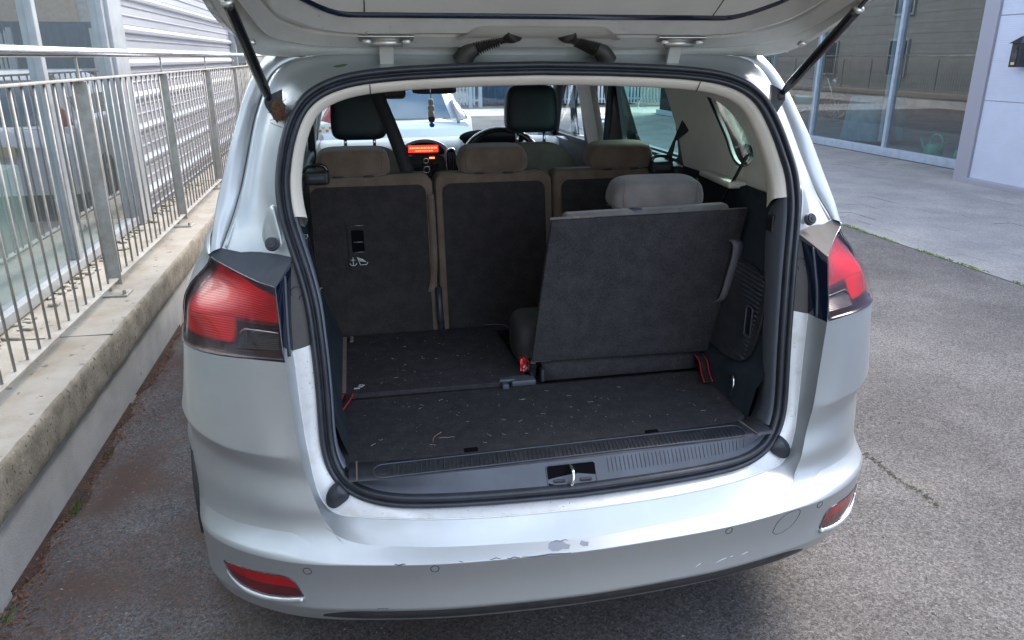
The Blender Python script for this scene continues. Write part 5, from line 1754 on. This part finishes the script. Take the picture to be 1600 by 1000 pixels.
# gap hardware between left and centre backrests
tube('recliner_lever', [lean(-.222, .78, -.01), lean(-.222, .70, -.012), lean(-.218, .62, -.008)], .012, 'sill_plastic', s1)
ribbon('fabric_edge', [lean(-.232, 1.10, -.006), lean(-.232, .86, -.006), lean(-.240, .80, -.008), lean(-.250, .765, -.012)], (1, 0, 0), .022, 'brown_fabric', s1)

# ---- front seats
def front_seat(cx, lab):
    seat = superell('front_seat', (cx, 3.55, .835), (.245, .075, .335), fabric_dark, car, .42, .5, rot=rotX(-10), nu=44, nv=26,
                    fn=lambda x, y, z: (x * (1 - .30 * max(0, z / .335) ** 3), y, z))
    hd = hr((cx + .0, 3.60, 1.318 if cx > 0 else 1.300), (.124, .055, .108), leather, seat, .38, .42, tilt=-6, tap=.06)
    for dx in (-.065, .065):
        tube('headrest_post', [(cx + dx, 3.60, 1.24), (cx + dx, 3.585, 1.13)], .0075, 'chrome', seat)
    superell('seat_base', (cx, 3.9, .48), (.25, .28, .12), fabric_dark, seat, .5, .5)
    return seat
front_seat(-.455, '')
front_seat(.345, '')

# ---- dashboard
prof = [(4.78, 1.02), (4.70, 1.075), (4.55, 1.105), (4.36, 1.118), (4.29, 1.105), (4.26, 1.06), (4.27, .96), (4.33, .80), (4.36, .55)]
rows = []
for y, z in prof:
    rows.append([(x, y + .05 * (x / .7) ** 2 * (0 if y > 4.6 else -1), z + .010 * math.exp(-((x - .36) / .2) ** 2) * (1 if z > 1.05 else 0)) for x in np.linspace(-.72, .72, 33)])
dash = grid_obj('dashboard', rows, mat('dash_top', (.24, .26, .28), rough=.4, col2=(.28, .30, .32), nscale=20, bump=.3, bscale=500, bdist=.0005), car)
box('glovebox_panel', (-.52, 4.245, 1.01), (.42, .02, .13), 'navy_lens', dash, .02, 3)
superell('instrument_hood', (.30, 4.34, 1.10), (.20, .10, .060), void_m, dash, .7, .7)
# centre stack
cs = plate2d('centre_stack', blob([(-.20, .90), (-.215, 1.0), (-.205, 1.075), (-.14, 1.115), (-.04, 1.12), (.035, 1.085), (.075, 1.02), (.07, .90)], 40), [], lambda a, b: (a - .028, 4.235 - (b - 1.0) * .1, b + .006), 'silver_trim' if 'silver_trim' in MATS else mat('silver_trim', (.42, .44, .46), rough=.3, metal=.6), dash, t=.02)
fcs = lambda a, b, o=0: (a - .028, 4.222 - (b - 1.0) * .1 - o, b + .006)
plate2d('display_panel', blob([(-.19, 1.045), (-.175, 1.085), (-.09, 1.105), (.0, 1.09), (.03, 1.045), (-.08, 1.035)], 30), [], lambda a, b: fcs(a, b), 'gloss_black', cs)
plate2d('display_screen', rrect(-.168, -.005, 1.052, 1.090, .003), [], lambda a, b: fcs(a, b, .003), 'red_display', cs)
bm = bmesh.new()
random.seed(9)
x = -.16
while x < -.02:
    w_ = random.uniform(.005, .014)
    add_box(bm, fcs(x + w_ / 2, 1.076, .004), (w_, .001, .008)); x += w_ + .004
x = -.13
while x < -.04:
    w_ = random.uniform(.004, .01)
    add_box(bm, fcs(x + w_ / 2, 1.060, .004), (w_, .001, .005)); x += w_ + .004
bm_obj('display_segment', bm, lcd_txt, cs)
plate2d('button_panel', blob([(-.165, .90), (-.175, .98), (-.165, 1.028), (-.06, 1.034), (.02, 1.028), (.035, .98), (.03, .90)], 30), [], lambda a, b: fcs(a, b), 'black_plastic', cs)
for (a, b, r) in ((-.073, 1.005, .013), (-.070, .957, .017)):
    tube('dial_ring', [fcs(a + r * math.cos(q), b + r * math.sin(q), .006) for q in np.linspace(0, 2 * math.pi, 25)], .003, 'chrome', cs, seg=6)
for k in range(5):
    for sx in (-1, 1):
        box('button', fcs(-.07 + sx * (.045 + .0), .985 - k * .017, .003), (.045, .004, .010), 'gloss_black', cs, .001, 1)
box('warning_button', fcs(-.04, 1.021, .004), (.028, .004, .008), 'orange_display_text', cs)
vent = blob([(.045, .93), (.04, 1.0), (.045, 1.06), (.075, 1.07), (.10, 1.03), (.11, .97), (.09, .92)], 28)
plate2d('air_vent', vent, [], lambda a, b: fcs(a, b, .004), 'gloss_black', cs)
tube('vent_ring', [fcs(a, b, .006) for a, b in vent + vent[:1]], .005, 'chrome', cs, seg=8)
for k in range(4):
    tube('vent_fin', [fcs(.055 + k * .012, .94, .008), fcs(.052 + k * .012, 1.05, .008)], .0025, 'grey_plastic', cs, seg=5)
# steering wheel
bm = bmesh.new()
cw = Vector((.285, 4.0, 1.005)); rw = .215
add_tube(bm, [cw + Vector((rw * math.cos(a), .06 * math.sin(a), .18 * math.sin(a))) for a in np.linspace(0, 2 * math.pi, 49)], .018, 10, False)
sw_ = bm_obj('steering_wheel', bm, gloss_black, car, smooth=True)
superell('wheel_hub', cw + Vector((0, .03, -.02)), (.075, .03, .06), plast, sw_, .7, .7)
for a in (0, math.pi, 4.71):
    tube('spoke', [cw + Vector((0, .03, -.02)), cw + Vector((rw * math.cos(a), .06 * math.sin(a), .18 * math.sin(a)))], .013, 'silver_trim', sw_, seg=8)
# mirror, visor, fragrance charm
im = superell('interior_mirror', (-.06, 4.05, 1.392), (.115, .02, .022), plast, car, .5, .5)
tube('mirror_stalk', [(-.05, 4.07, 1.42), (-.05, 4.12, 1.50)], .010, 'black_plastic', im)
box('sun_visor', (-.27, 3.98, 1.395), (.115, .012, .085), 'grey_fabric', car, .02, 3)
ch = thing('hanging_charm', (-.085, 4.0, 1.39), 'small pale charm with a blue bead hanging from the interior mirror of the silver car', 'charm')
tube('cord', [(-.085, 4.02, 1.40), (-.085, 4.0, 1.35)], .002, MATS['dark_blue_container'], ch, seg=5)
for k, (z, w_, m_) in enumerate(((1.335, .014, 'pale_trim'), (1.305, .018, 'white_print'), (1.275, .016, 'pale_trim'), (1.25, .018, 'brown_fabric'))):
    superell('bead', (-.085 + .004 * math.sin(k * 3), 4.0, z), (w_, .008, .016), MATS[m_], ch, .7, .8)
superell('glass_bead', (-.083, 4.0, 1.222), (.014, .012, .014), mat('blue_bead', (.02, .25, .7), rough=.1, coat=1), ch, .9, .9)
sk = box('licence_sticker', (-.66, 4.62, 1.155), (.13, .003, .05), 'pale_trim', car, 0)
for k in range(6):
    box('printed_block', (-.71 + k * .02, 4.617, 1.155 + (.008 if k % 2 else -.008)), (.016, .002, .014), ('tax_disc_print' if k % 3 else 'yellow_label'), sk)
# ---- bumper details
def on_skin(x, z, off=0.0):
    s = -1 if x < 0 else 1
    t = t_at(abs(x), z)
    return mir(skin(t, z) + snorm(t, z) * off, s)
for x, z in ((-.652, .436), (-.365, .445), (.361, .446), (.648, .444)):
    ring = [on_skin(x + .0095 * math.cos(a), z + .0095 * math.sin(a), .0002) for a in np.linspace(0, 2 * math.pi, 29)]
    sn = tube('parking_sensor', ring, .0009, 'gloss_black', car, seg=6, cap=False)
    ring = [on_skin(x + .0078 * math.cos(a), z + .0078 * math.sin(a), .0004) for a in np.linspace(0, 2 * math.pi, 25)]
    c0 = on_skin(x, z, .0012)
    mesh_obj('sensor_face', ring + [c0], [(i, (i + 1) % 24, 25) for i in range(24)], 'silver_paint', sn)
hk = catmull([(.502, .400, 0), (.512, .430, 0), (.535, .450, 0), (.560, .455, 0), (.578, .450, 0), (.580, .435, 0), (.566, .408, 0), (.545, .394, 0), (.515, .390, 0), (.502, .400, 0)], 50)
tube('tow_eye_cover', [on_skin(p[0], p[1], 0) for p in hk], .0009, 'gloss_black', car, seg=6)
for s in (-1, 1):
    tp = catmull([(.857, .398, 0), (.82, .403, 0), (.775, .407, 0), (.725, .411, 0), (.700, .409, 0), (.684, .398, 0)], 30)
    bt = catmull([(.857, .396, 0), (.843, .372, 0), (.815, .354, 0), (.770, .347, 0), (.715, .352, 0), (.667, .362, 0)], 30)
    rows = []
    for k in range(11):
        u = k / 10
        rows.append([on_skin(s * (tp[i][0] * (1 - u) + bt[i][0] * u), tp[i][1] * (1 - u) + bt[i][1] * u, .0012) for i in range(30)])
    rf = grid_obj('bumper_reflector', rows[:6], 'red_lens', car)
    grid_obj('reflector_lower', rows[5:], 'dark_red_lens', rf)
    e = [r for r in rows[0]] + [r[-1] for r in rows[1:]] + list(reversed(rows[-1]))
    tube('reflector_gasket', e, .0018, 'gloss_black', rf, seg=6)
    # rolled lip of bumper plastic below the reflector
    lipn = [on_skin(s * p[0], p[1] - .008, .003) for p in bt[2:]]
    tube('reflector_lip', lipn, [.001 + .006 * min(1, i / 8) for i in range(len(lipn))], 'silver_paint', car, seg=10)
# paint damage
def patch(name, c, pts, m):
    P = [on_skin(c[0] + a, c[1] + b, .0006) for a, b in pts]
    cen = sum(P, Vector()) / len(P)
    return mesh_obj(name, P + [cen], [(i, (i + 1) % len(P), len(P)) for i in range(len(P))], m, car, smooth=False)
patch('bare_primer_patch', (-.075, .4705), [(-.026, -.002), (-.022, .004), (-.006, .0055), (.010, .005), (.018, .001), (.028, -.001), (.022, -.006), (.008, -.005), (-.004, -.007), (-.018, -.0065)], 'grey_primer')
patch('bare_primer_patch', (-.015, .4695), [(-.010, .000), (-.004, .004), (.004, .002), (.013, .001), (.009, -.004), (-.003, -.003)], 'grey_primer')
for (xa, xb, z, w_) in ((-.455, -.430, .4605, .0018), (-.24, -.215, .4615, .0012), (-.20, -.17, .4605, .0014), (-.165, -.05, .4600, .0016), (-.31, -.30, .4608, .001), (-.092, -.050, .4760, .0012)):
    pts = [on_skin(x, z + .0008 * math.sin(x * 300), .0002) for x in np.linspace(xa, xb, 8)]
    tube('scuff_mark', pts, [w_ * (.3 + .7 * math.sin(math.pi * (i + .5) / 8)) for i in range(8)], 'purple_scuff', car, seg=5)
for (xa, za, xb, zb) in ((.28, .352, .293, .360), (.335, .352, .365, .360), (.375, .358, .385, .361), (.41, .357, .43, .361), (-.50, .333, -.475, .3335)):
    tube('scratch', [on_skin(xa, za, .0001), on_skin((xa + xb) / 2, (za + zb) / 2 + .001, .0001), on_skin(xb, zb, .0001)], .0007, 'white_print' if xa > 0 else 'purple_scuff', car, seg=4)

# ---- tailgate, raised
def tg_row(y, z, hw, drop, back, n=61):
    r = []
    for k in range(n):
        q = -1 + 2 * k / (n - 1)
        a = abs(q)
        e = smst(.80, 1.0, a)
        r.append(Vector((q * hw, y - back * e, z - drop * e + .004 * (1 - a * a))))
    return r
def tgp(x, d, h=0.0):     # point on the lid: d metres back from the hinge beam, h below the plane
    return Vector((x, 1.944 - d * .908, 1.640 + d * .42 - h))
def trim_edge(x):
    a = abs(x)
    return .004 + .135 * smst(.46, .66, a) ** 1.25 + .25 * smst(.58, .66, a) ** 2
Eh = catmull([tuple(tgp(x, trim_edge(x), .002)) for x in (0, .12, .24, .36, .46, .52, .57, .605, .630, .645)] + [tuple(tgp(.655, d, .002)) for d in (.45, .60, .75, .92)], 90)
Oh = catmull([(0, 2.122, 1.552), (.2, 2.122, 1.552), (.4, 2.122, 1.552), (.55, 2.120, 1.552), (.65, 2.10, 1.552), (.695, 2.05, 1.556), (.712, 1.99, 1.570), (.722, 1.93, 1.590), (.742, 1.86, 1.628), (.752, 1.75, 1.685), (.755, 1.60, 1.755), (.750, 1.40, 1.85), (.735, 1.15, 1.965)], 90)
PROF = [(0, 0), (.03, .002), (.176, -.0185), (.225, -.0165), (.245, -.0075), (.30, -.0075), (.32, -.0135), (.49, -.023), (.52, -.021), (.54, -.008), (.61, -.007), (.64, -.010), (.77, -.016), (.886, -.012), (.93, -.002), (1.0, 0)]
rows = []
for w_, h in PROF:
    half_ = []
    for i in range(90):
        e = Vector(Eh[i]); o_ = Vector(Oh[i])
        k = i / 89
        sc_ = 1 + 1.2 * smst(.35, .7, k)
        half_.append(e.lerp(o_, w_) + Vector((0, 0, h * sc_)))
    rows.append([mir(p, -1) for p in reversed(half_)][:-1] + half_)
tg = grid_obj('tailgate', rows, 'silver_inner_paint', car)
es_ = tg.modifiers.new('split', 'EDGE_SPLIT'); es_.split_angle = R_(24)
# recess between the hinge mounts where the cable boots enter
rows = []
for y, z, w0 in ((2.008, 1.5925, .205), (1.992, 1.596, .215), (1.972, 1.604, .195), (1.955, 1.619, .17)):
    rows.append([(w0 * q, y, z - .003 + (0.004 if abs(q) < .92 else 0)) for q in np.linspace(-1, 1, 21)])
grid_obj('cable_recess', rows, mat('recess_paint', (.60, .58, .52), rough=.45, metal=.3), tg)
# side members running back from the hinge beam
SL = .46
nx = 61
xs = np.linspace(-.645, .645, nx)
rows = [[tgp(x, trim_edge(x), .004) for x in xs], [tgp(x, trim_edge(x) + .008, -.002) for x in xs], [tgp(x, trim_edge(x) + .010, -.004) for x in xs]]
o = grid_obj('trim_shadow_gap', rows, 'navy_lens', tg)
rows = []
for k, d in enumerate((0.0, .02, .08, .2, .4, .62, .80, .95)):
    rows.append([tgp(x, max(trim_edge(x) + .011, 0) + (d) * (1 - trim_edge(x) * .8), -.003 - .012 * smst(0, .1, d) + .03 * smst(.7, .95, d)) for x in xs])
tp_ = grid_obj('inner_trim', rows, mat('tailgate_trim', (.66, .65, .60), rough=.6, col2=(.62, .61, .56), nscale=8, bump=.2, bscale=600, bdist=.0005), tg)
bm = bmesh.new()
for x in (-.437, .437):
    add_tube(bm, [tgp(x, trim_edge(x) + .012 + d, -.0025 - .012 * smst(0, .1, d)) for d in (0, .02, .06, .12, .3, .5)], .0014, 6)
bm_obj('trim_joint', bm, gloss_black, tp_)
for s in (1, -1):
    # black side edge of the rear window and its glass
    e = [mir(Vector(Oh[i]), s) for i in range(44, 88, 2)]
    rows = [e, [p + Vector((.030 * s, .006, .020)) for p in e], [p + Vector((.026 * s, .022, .050)) for p in e], [p + Vector((0, .03, .06)) for p in e]]
    grid_obj('window_edge', rows, 'gloss_black', tg)
    # rubber stop
    superell('rubber_stop', (.697 * s, 1.93, 1.582), (.011, .010, .008), zinc, tg, .8, .8)
# outer skin and spoiler
rows = []
for d, h in ((-.15, -.02), (-.05, -.055), (.1, -.085), (.35, -.105), (.65, -.11), (.9, -.08), (1.0, .0), (.97, .05), (.90, .06)):
    rows.append([tgp(x * .99 * (1 - .12 * smst(.6, 1, d)), d, h + .03 * (x / .72) ** 4) for x in np.linspace(-.755, .755, 25)])
grid_obj('outer_skin', rows, 'silver_paint', tg)
box('number_plate_area', tgp(0, .93, .075), (.56, .12, .012), 'silver_paint', tg, .004, 1, rotX(-25))
# hinges
for s in (1, -1):
    h = box('hinge_arm', (.386 * s, 2.040, 1.562), (.036, .012, .075), 'zinc_white' if 'zinc_white' in MATS else mat('zinc_white', (.52, .51, .47), rough=.4, metal=.25), car, .002, 1, rotX(24))
    box('hinge_plate', (.386 * s, 2.000, 1.5935), (.135, .030, .0045), 'zinc_metal', h, .001, 1, rotX(-20))
    tube('hinge_pin', [(.345 * s, 2.012, 1.583), (.427 * s, 2.012, 1.583)], .0085, 'zinc_metal', h, seg=14)
    for dx in (-.048, .048):
        bm = bmesh.new()
        g = bmesh.ops.create_cone(bm, segments=6, radius1=.010, radius2=.010, depth=.008, cap_ends=True)
        g2 = bmesh.ops.create_cone(bm, segments=20, radius1=.013, radius2=.013, depth=.003, cap_ends=True)
        bmesh.ops.translate(bm, vec=((.386 + dx) * s, 1.995, 1.586), verts=bm.verts)
        bm_obj('hinge_bolt', bm, zinc, h)
    # cable boots
    a = Vector((.192 * s, 2.045, 1.545)); b = Vector((.080 * s, 2.020, 1.602))
    mid = [Vector((.196 * s, 2.040, 1.538)), Vector((.180 * s, 2.032, 1.560)), Vector((.150 * s, 2.028, 1.577)), Vector((.115 * s, 2.022, 1.592)), Vector((.085 * s, 2.010, 1.604)), Vector((.066 * s, 1.985, 1.612))]
    P = catmull(mid, 220)
    rs_ = []
    for i in range(220):
        u = i / 219
        if u < .30: r = .027 - .008 * (u / .30)
        elif u < .68: r = .0180 + .0042 * math.sin((u - .30) * 2 * math.pi * 10 / .38)
        else: r = .0180 + .009 * smst(.68, .95, u)
        rs_.append(r)
    tube('cable_boot', [tuple(p) for p in P], rs_, 'rubber_boot' if 'rubber_boot' in MATS else mat('rubber_boot', (.018, .016, .014), rough=.55, col2=(.032, .029, .025), nscale=30), car, seg=18)
    # gas strut
    b0 = Vector((.672 * s, 1.968, 1.448)); d = Vector((.040 * s, -.232, .205)).normalized()
    L = .315
    tube('gas_strut', [b0 + d * .015, b0 + d * .03, b0 + d * .05, b0 + d * .14, b0 + d * (L - .012), b0 + d * L], [.008, .010, .0125, .0125, .0125, .0125], 'gloss_black', car, seg=20)
    tube('strut_collar', [b0 + d * L, b0 + d * (L + .008)], .0132, 'zinc_metal', car, seg=20)
    tube('strut_rod', [b0 + d * (L + .004), b0 + d * (L + .34)], .0055, 'gloss_black', car, seg=12)
    superell('strut_ball', b0, (.014, .012, .014), plast, car, .8, .8)
    br = b0 + Vector((-.022 * s, .002, -.016))
    bm = bmesh.new()
    P4 = [(-.030, .030), (.010, .012), (.012, -.010), (-.012, -.050), (-.028, -.020)]
    vv = [bm.verts.new((b0.x + a_ * s * 1.0, b0.y - .004 + (0 if a_ > -.02 else .004), b0.z + c_)) for a_, c_ in P4]
    bm.faces.new(vv)
    o = bm_obj('strut_bracket', bm, plast, car); thick(o, .012)
for s in (-1, 1):
    superell('roof_bolt_cap', (.062 if s > 0 else -.062, 2.10, 1.553), (.016, .006, .005), zinc, car, .7, .7) if s > 0 else None

# little nest of dead grass caught behind the left strut foot
ns = thing('insect_nest', (-.645, 1.945, 1.43), 'small brown clump of dried mud and grass stuck beside the left tailgate strut', 'nest')
random.seed(21)
superell('clump', (-.652, 1.935, 1.432), (.014, .011, .026), mat('nest_mud', (.05, .035, .022), rough=1, col2=(.12, .075, .035), nscale=120, bump=1, bscale=200, bdist=.004), ns, .8, .8, nu=16, nv=10,
         fn=lambda x, y, z: (x * (1.2 + .3 * math.sin(z * 200)) * (1.0 if z < 0 else .9), y, z))
bm = bmesh.new()
for k in range(26):
    c = Vector((-.652 + random.gauss(0, .008), 1.922, 1.430 + random.gauss(0, .014)))
    d = Vector((random.uniform(-1, 1), random.uniform(-.3, .1), random.uniform(-.6, 1))).normalized() * random.uniform(.006, .016)
    add_tube(bm, [c - d, c + Vector((0, -.003, 0)), c + d], .0007, 4)
bm_obj('grass_stalk', bm, leafm, ns)
lf_ = mesh_obj('fallen_leaf', [(-.520, 1.955, 1.529), (-.508, 1.949, 1.5265), (-.492, 1.950, 1.529), (-.482, 1.957, 1.5335), (-.494, 1.962, 1.5345), (-.510, 1.960, 1.532)], [(0, 1, 2, 3, 4, 5)], 'green_leaf', smooth=False,
         label='small curled green leaf lying on the car body above the load opening', cat='leaf')

# ---- roof, sides, nose: the rest of the car
def side_x(y, z):
    x = X_side(z)
    f = 1 - .05 * smst(4.6, 5.4, y) - .16 * smst(5.35, 6.0, y) ** 1.6 - .12 * smst(5.85, 6.08, y)
    return x * f
def z_top(y):
    return float(np.interp(y, [2.01, 4.3, 4.72, 5.2, 5.7, 5.95, 6.06], [1.155, 1.12, 1.06, .96, .86, .76, .62]))
WY = (2.37, 5.13)
def z_low(y):
    z = .26
    for wy in WY:
        d = abs(y - wy)
        if d < .385: z = max(z, .32 + math.sqrt(.385 ** 2 - d * d) * .98)
    return z
yst = list(np.linspace(2.01, 2.80, 40)) + list(np.linspace(2.85, 4.70, 26)) + list(np.linspace(4.74, 5.55, 40)) + list(np.linspace(5.6, 6.08, 12))
for s in (1, -1):
    rows = []
    for k in range(22):
        v = k / 21
        r = []
        for y in yst:
            zl = z_low(y); zt = z_top(y); z = zl + (zt - zl) * v
            fl = .034 * smst(.50, .39, math.hypot(y - WY[0], z - .32)) if y < 3.2 else 0
            r.append(Vector((s * (side_x(y, z) + fl * smst(2.01, 2.04, y) + (.006 if (v < .06 and zl > .27) else 0)), y, z)))
        rows.append(r)
    grid_obj('body_side', rows, 'silver_paint', car)
    bm = bmesh.new()
    for y in (2.62, 3.56, 4.62):
        zl = max(z_low(y), .3)
        add_tube(bm, [Vector((s * (side_x(y, z) + .0002), y + (.12 * smst(.8, .4, z) if y < 3 else 0), z)) for z in np.linspace(zl, z_top(y), 16)], .003, 5)
    bm_obj('door_gap', bm, gloss_black, car)
    for y in (2.85, 3.85):
        tube('door_handle', [Vector((s * (side_x(y, .92) + o_), y + dy, .93)) for dy, o_ in ((0, .0), (.02, .028), (.11, .03), (.16, .0))], .012, 'silver_paint', car)
    # upper side frame above the belt line
    def xo(z): return float(np.interp(z, [1.12, 1.155, 1.30, 1.50, 1.575, 1.60], [.868, .835, .775, .705, .66, .60]))
    plate2d('window_frame', [(2.06, 1.15), (3.5, 1.125), (4.70, 1.05), (4.45, 1.28), (4.02, 1.56), (3.5, 1.59), (2.25, 1.575), (2.17, 1.50)],
            [[(a + .02, b) for a, b in q_win], rrect(2.55, 3.42, 1.17, 1.50, .04), [(3.60, 1.14), (4.56, 1.10), (4.36, 1.27), (4.02, 1.49), (3.60, 1.50)]],
            lambda a, b: (s * xo(b), a, b), 'gloss_black', car, t=.01)
    # door mirror
    mr_ = superell('door_mirror', (.985 * s, 4.40, 1.13), (.11, .07, .085), gloss_black, car, .6, .6)
    superell('mirror_housing', (.99 * s, 4.42, 1.135), (.112, .065, .09), paint, mr_, .6, .6)
    superell('mirror_face', (.985 * s, 4.345, 1.13), (.095, .008, .070), mat('mirror_glass', (.35, .55, .65), rough=.03, metal=1.0) if 'mirror_glass' not in MATS else MATS['mirror_glass'], mr_, .5, .5)
    superell('headlight', (.72 * s, 5.80, .76), (.15, .16, .09), MATS['reversing_lens'], car, .6, .6)
    # fuel flap style handle nub seen at the left rear shoulder
    tube('roof_rail', catmull([(s * .66, 2.25, 1.585), (s * .655, 2.35, 1.635), (s * .65, 3.2, 1.66), (s * .62, 3.9, 1.60)], 24), .014, 'silver_paint', car)
    # wheel arch liners and wheels
for wy in WY:
    for s in (1, -1):
        rows = [[Vector((s * x, wy + .39 * math.cos(a), .32 + .385 * math.sin(a))) for a in np.linspace(-.15, math.pi + .15, 26)] for x in ((.985 if wy < 3 else .945), .62)]
        grid_obj('arch_liner', rows, 'black_plastic', car)
        # wheel
        V = []; F = []; n = 56
        xo_ = 1.012 if wy < 3 else .93
        pr_ = [(xo_ - .20, .235), (xo_ - .205, .29), (xo_ - .19, .322), (xo_ - .155, .331), (xo_ - .05, .331), (xo_ - .018, .320), (xo_ - .002, .295), (xo_, .26), (xo_ - .006, .222)]
        for x, r in pr_:
            for k in range(n):
                a = 2 * math.pi * k / n
                V.append((s * x, wy + r * math.cos(a), .325 + r * math.sin(a)))
        for i in range(len(pr_) - 1):
            for k in range(n): F.append((i * n + k, i * n + (k + 1) % n, (i + 1) * n + (k + 1) % n, (i + 1) * n + k))
        wh = mesh_obj('wheel', V, F, 'tyre_rubber', car)
        bm = bmesh.new()
        c = Vector((s * (xo_ - .03), wy, .325))
        for k in range(7):
            a = 2 * math.pi * k / 7
            e = Vector((0, math.cos(a), math.sin(a)))
            add_tube(bm, [c, c + e * .215], [.030, .018], 8)
        add_tube(bm, [c + Vector((0, .215 * math.cos(a), .215 * math.sin(a))) for a in np.linspace(0, 2 * math.pi, 41)], .014, 8, False)
        bm_obj('rim', bm, zinc, wh, smooth=True)
# roof
rows = []
for y, z, hw in ((2.138, 1.604, .655), (2.2, 1.612, .66), (2.6, 1.640, .665), (3.2, 1.655, .66), (3.75, 1.630, .635), (3.98, 1.590, .61)):
    rows.append([(hw * q, y, z - .045 * abs(q) ** 3.5) for q in np.linspace(-1, 1, 25)])
grid_obj('roof', rows, 'silver_paint', car)
rows = []
for u in np.linspace(0, 1, 9):
    y = 3.96 + .80 * u; z = 1.585 - .56 * u ** 1.0 + .03 * math.sin(math.pi * u); hw = .60 + .12 * u
    rows.append([(hw * q, y - .12 * abs(q) ** 2.4 * u, z - .03 * abs(q) ** 3 * (1 - u)) for q in np.linspace(-1, 1, 19)])
grid_obj('windscreen', rows, 'windscreen_glass', car)
for s in (1, -1):
    tube('front_pillar', [(s * .60, 3.95, 1.56), (s * .665, 4.33, 1.29), (s * .735, 4.68, 1.03)], .030, 'black_plastic', car, seg=12)
rows = []
for y in np.linspace(4.72, 6.06, 14):
    zt = z_top(y)
    rows.append([(side_x(y, min(zt, 1.1)) * q, y + .03 * (1 - q * q) * smst(5.6, 6.0, y), zt - .02 + .035 * (1 - q * q)) for q in np.linspace(-1, 1, 19)])
grid_obj('bonnet', rows, 'silver_paint', car)
rows = []
for z in np.linspace(.22, .60, 8):
    rows.append([(side_x(6.06, z) * q, 6.06 + .10 * (1 - q * q), z) for q in np.linspace(-1, 1, 15)])
grid_obj('front_bumper', rows, 'silver_paint', car)
grid_obj('underbody', [[(-.55, 1.62, .272), (.55, 1.62, .272)], [(-.86, 1.90, .26), (.86, 1.90, .26)], [(-.62, 2.05, .24), (.62, 2.05, .24)], [(-.62, 6.0, .24), (.62, 6.0, .24)]], 'black_plastic', car, smooth=False)

# ================================================================ the pale hatchback parked in front
wc = thing('white_hatchback', (-.02, 10.4, 0), 'pale blue white hatchback parked ahead, its back seen through the windscreen of the silver car', 'car')
CX = -.02
def wrow(y, pts): return [Vector((CX + x, y, z)) for x, z in pts]
def sect(hw, zb, zs, ht, zt):
    R = [(hw * .96, zb), (hw, .45), (hw, zs - .12), (hw * .975, zs), (hw * .90, zs + .03), (ht, zt - .05), (ht * .85, zt)]
    return [(-x, z) for x, z in R] + [(x, z) for x, z in reversed(R)]
# lower body
rows = []
for y, hw, zs in ((8.52, .80, .88), (8.56, .84, .90), (8.75, .87, .94), (9.6, .89, .97), (11.2, .89, .93), (11.6, .87, .86), (12.4, .80, .76), (12.55, .70, .66)):
    R = [(hw * .94, .22), (hw, .42), (hw, zs - .18), (hw * .985, zs - .04), (hw * .95, zs)]
    rows.append([Vector((CX + x, y, z)) for x, z in [(-a, b) for a, b in R] + [(a, b) for a, b in reversed(R)]])
grid_obj('body', rows, 'white_blue_paint', wc)
mesh_obj('rear_bumper', [v for v in rows[0]], [tuple(range(len(rows[0])))], 'white_blue_paint', wc, smooth=False)
# tail panel sloping to the window
rows = []
for z, y, hw in ((.70, 8.50, .79), (.80, 8.51, .80), (.885, 8.55, .78), (.90, 8.60, .75)):
    rows.append([(CX + hw * q, y - .03 * (1 - q * q), z) for q in np.linspace(-1, 1, 15)])
grid_obj('tailgate_panel', rows, 'white_blue_paint', wc)
# greenhouse
rows = []
for z, y0, y1, hw in ((.90, 8.60, 11.5, .76), (1.05, 8.66, 11.0, .70), (1.22, 8.76, 10.6, .63), (1.36, 8.90, 10.3, .57), (1.42, 9.1, 10.1, .52)):
    loop = [(-hw, y0 + .08), (-hw * .9, y0), (0, y0 - .03), (hw * .9, y0), (hw, y0 + .08), (hw, y1 - .1), (hw * .8, y1), (0, y1 + .05), (-hw * .8, y1), (-hw, y1 - .1)]
    rows.append([Vector((CX + x, y, z)) for x, y in loop])
grid_obj('cabin', rows, 'white_blue_paint', wc, closed=True)
mesh_obj('roof', rows[-1], [tuple(range(10))], 'white_blue_paint', wc, smooth=False)
rw_ = []
for z, y, hw in ((.915, 8.575, .60), (1.05, 8.628, .555), (1.20, 8.715, .51), (1.335, 8.84, .46)):
    rw_.append([(CX + hw * q, y - .025 * (1 - q * q), z) for q in np.linspace(-1, 1, 15)])
grid_obj('rear_window', rw_, 'dark_car_glass', wc)
for s in (1, -1):
    rows = [[(CX + s * (x + dx * (1 - u) ** .5), y, z) for u, (x, y, z) in zip(np.linspace(0, 1, 6), ((.66, 8.55, .86), (.665, 8.56, .90), (.655, 8.585, .95), (.64, 8.615, 1.0), (.63, 8.64, 1.05), (.62, 8.67, 1.10)))] for dx in (0, .05, .10, .14)]
    rows = [[Vector((v[0], v[1] - .03 + .02 * k, v[2])) for v in r] for k, r in enumerate(rows)]
    rows = list(rows)
    tl = grid_obj('tail_lamp', rows, 'red_lens' if s < 0 else 'reversing_lens', wc); thick(tl, .03)
    rows = [[(CX + s * (.775 - .5 * (z - .92)), y, z) for y in (8.95, 9.9, 10.9)] for z in (.95, 1.15, 1.30)]
    grid_obj('side_window', rows, 'dark_car_glass', wc)
    for wy in (9.15, 11.8):
        V = []; F = []; n = 32
        for x, r in ((.70, .20), (.70, .30), (.86, .30), (.885, .27), (.885, .20), (.86, .0)):
            for k in range(n):
                a = 2 * math.pi * k / n; V.append((CX + s * x, wy + r * math.cos(a), .30 + r * math.sin(a)))
        for i in range(5):
            for k in range(n): F.append((i * n + k, i * n + (k + 1) % n, (i + 1) * n + (k + 1) % n, (i + 1) * n + k))
        mesh_obj('wheel', V, F, 'tyre_rubber', wc)
box('number_plate', (CX, 8.46, .66), (.52, .012, .11), 'yellow_label', wc, .003, 1)
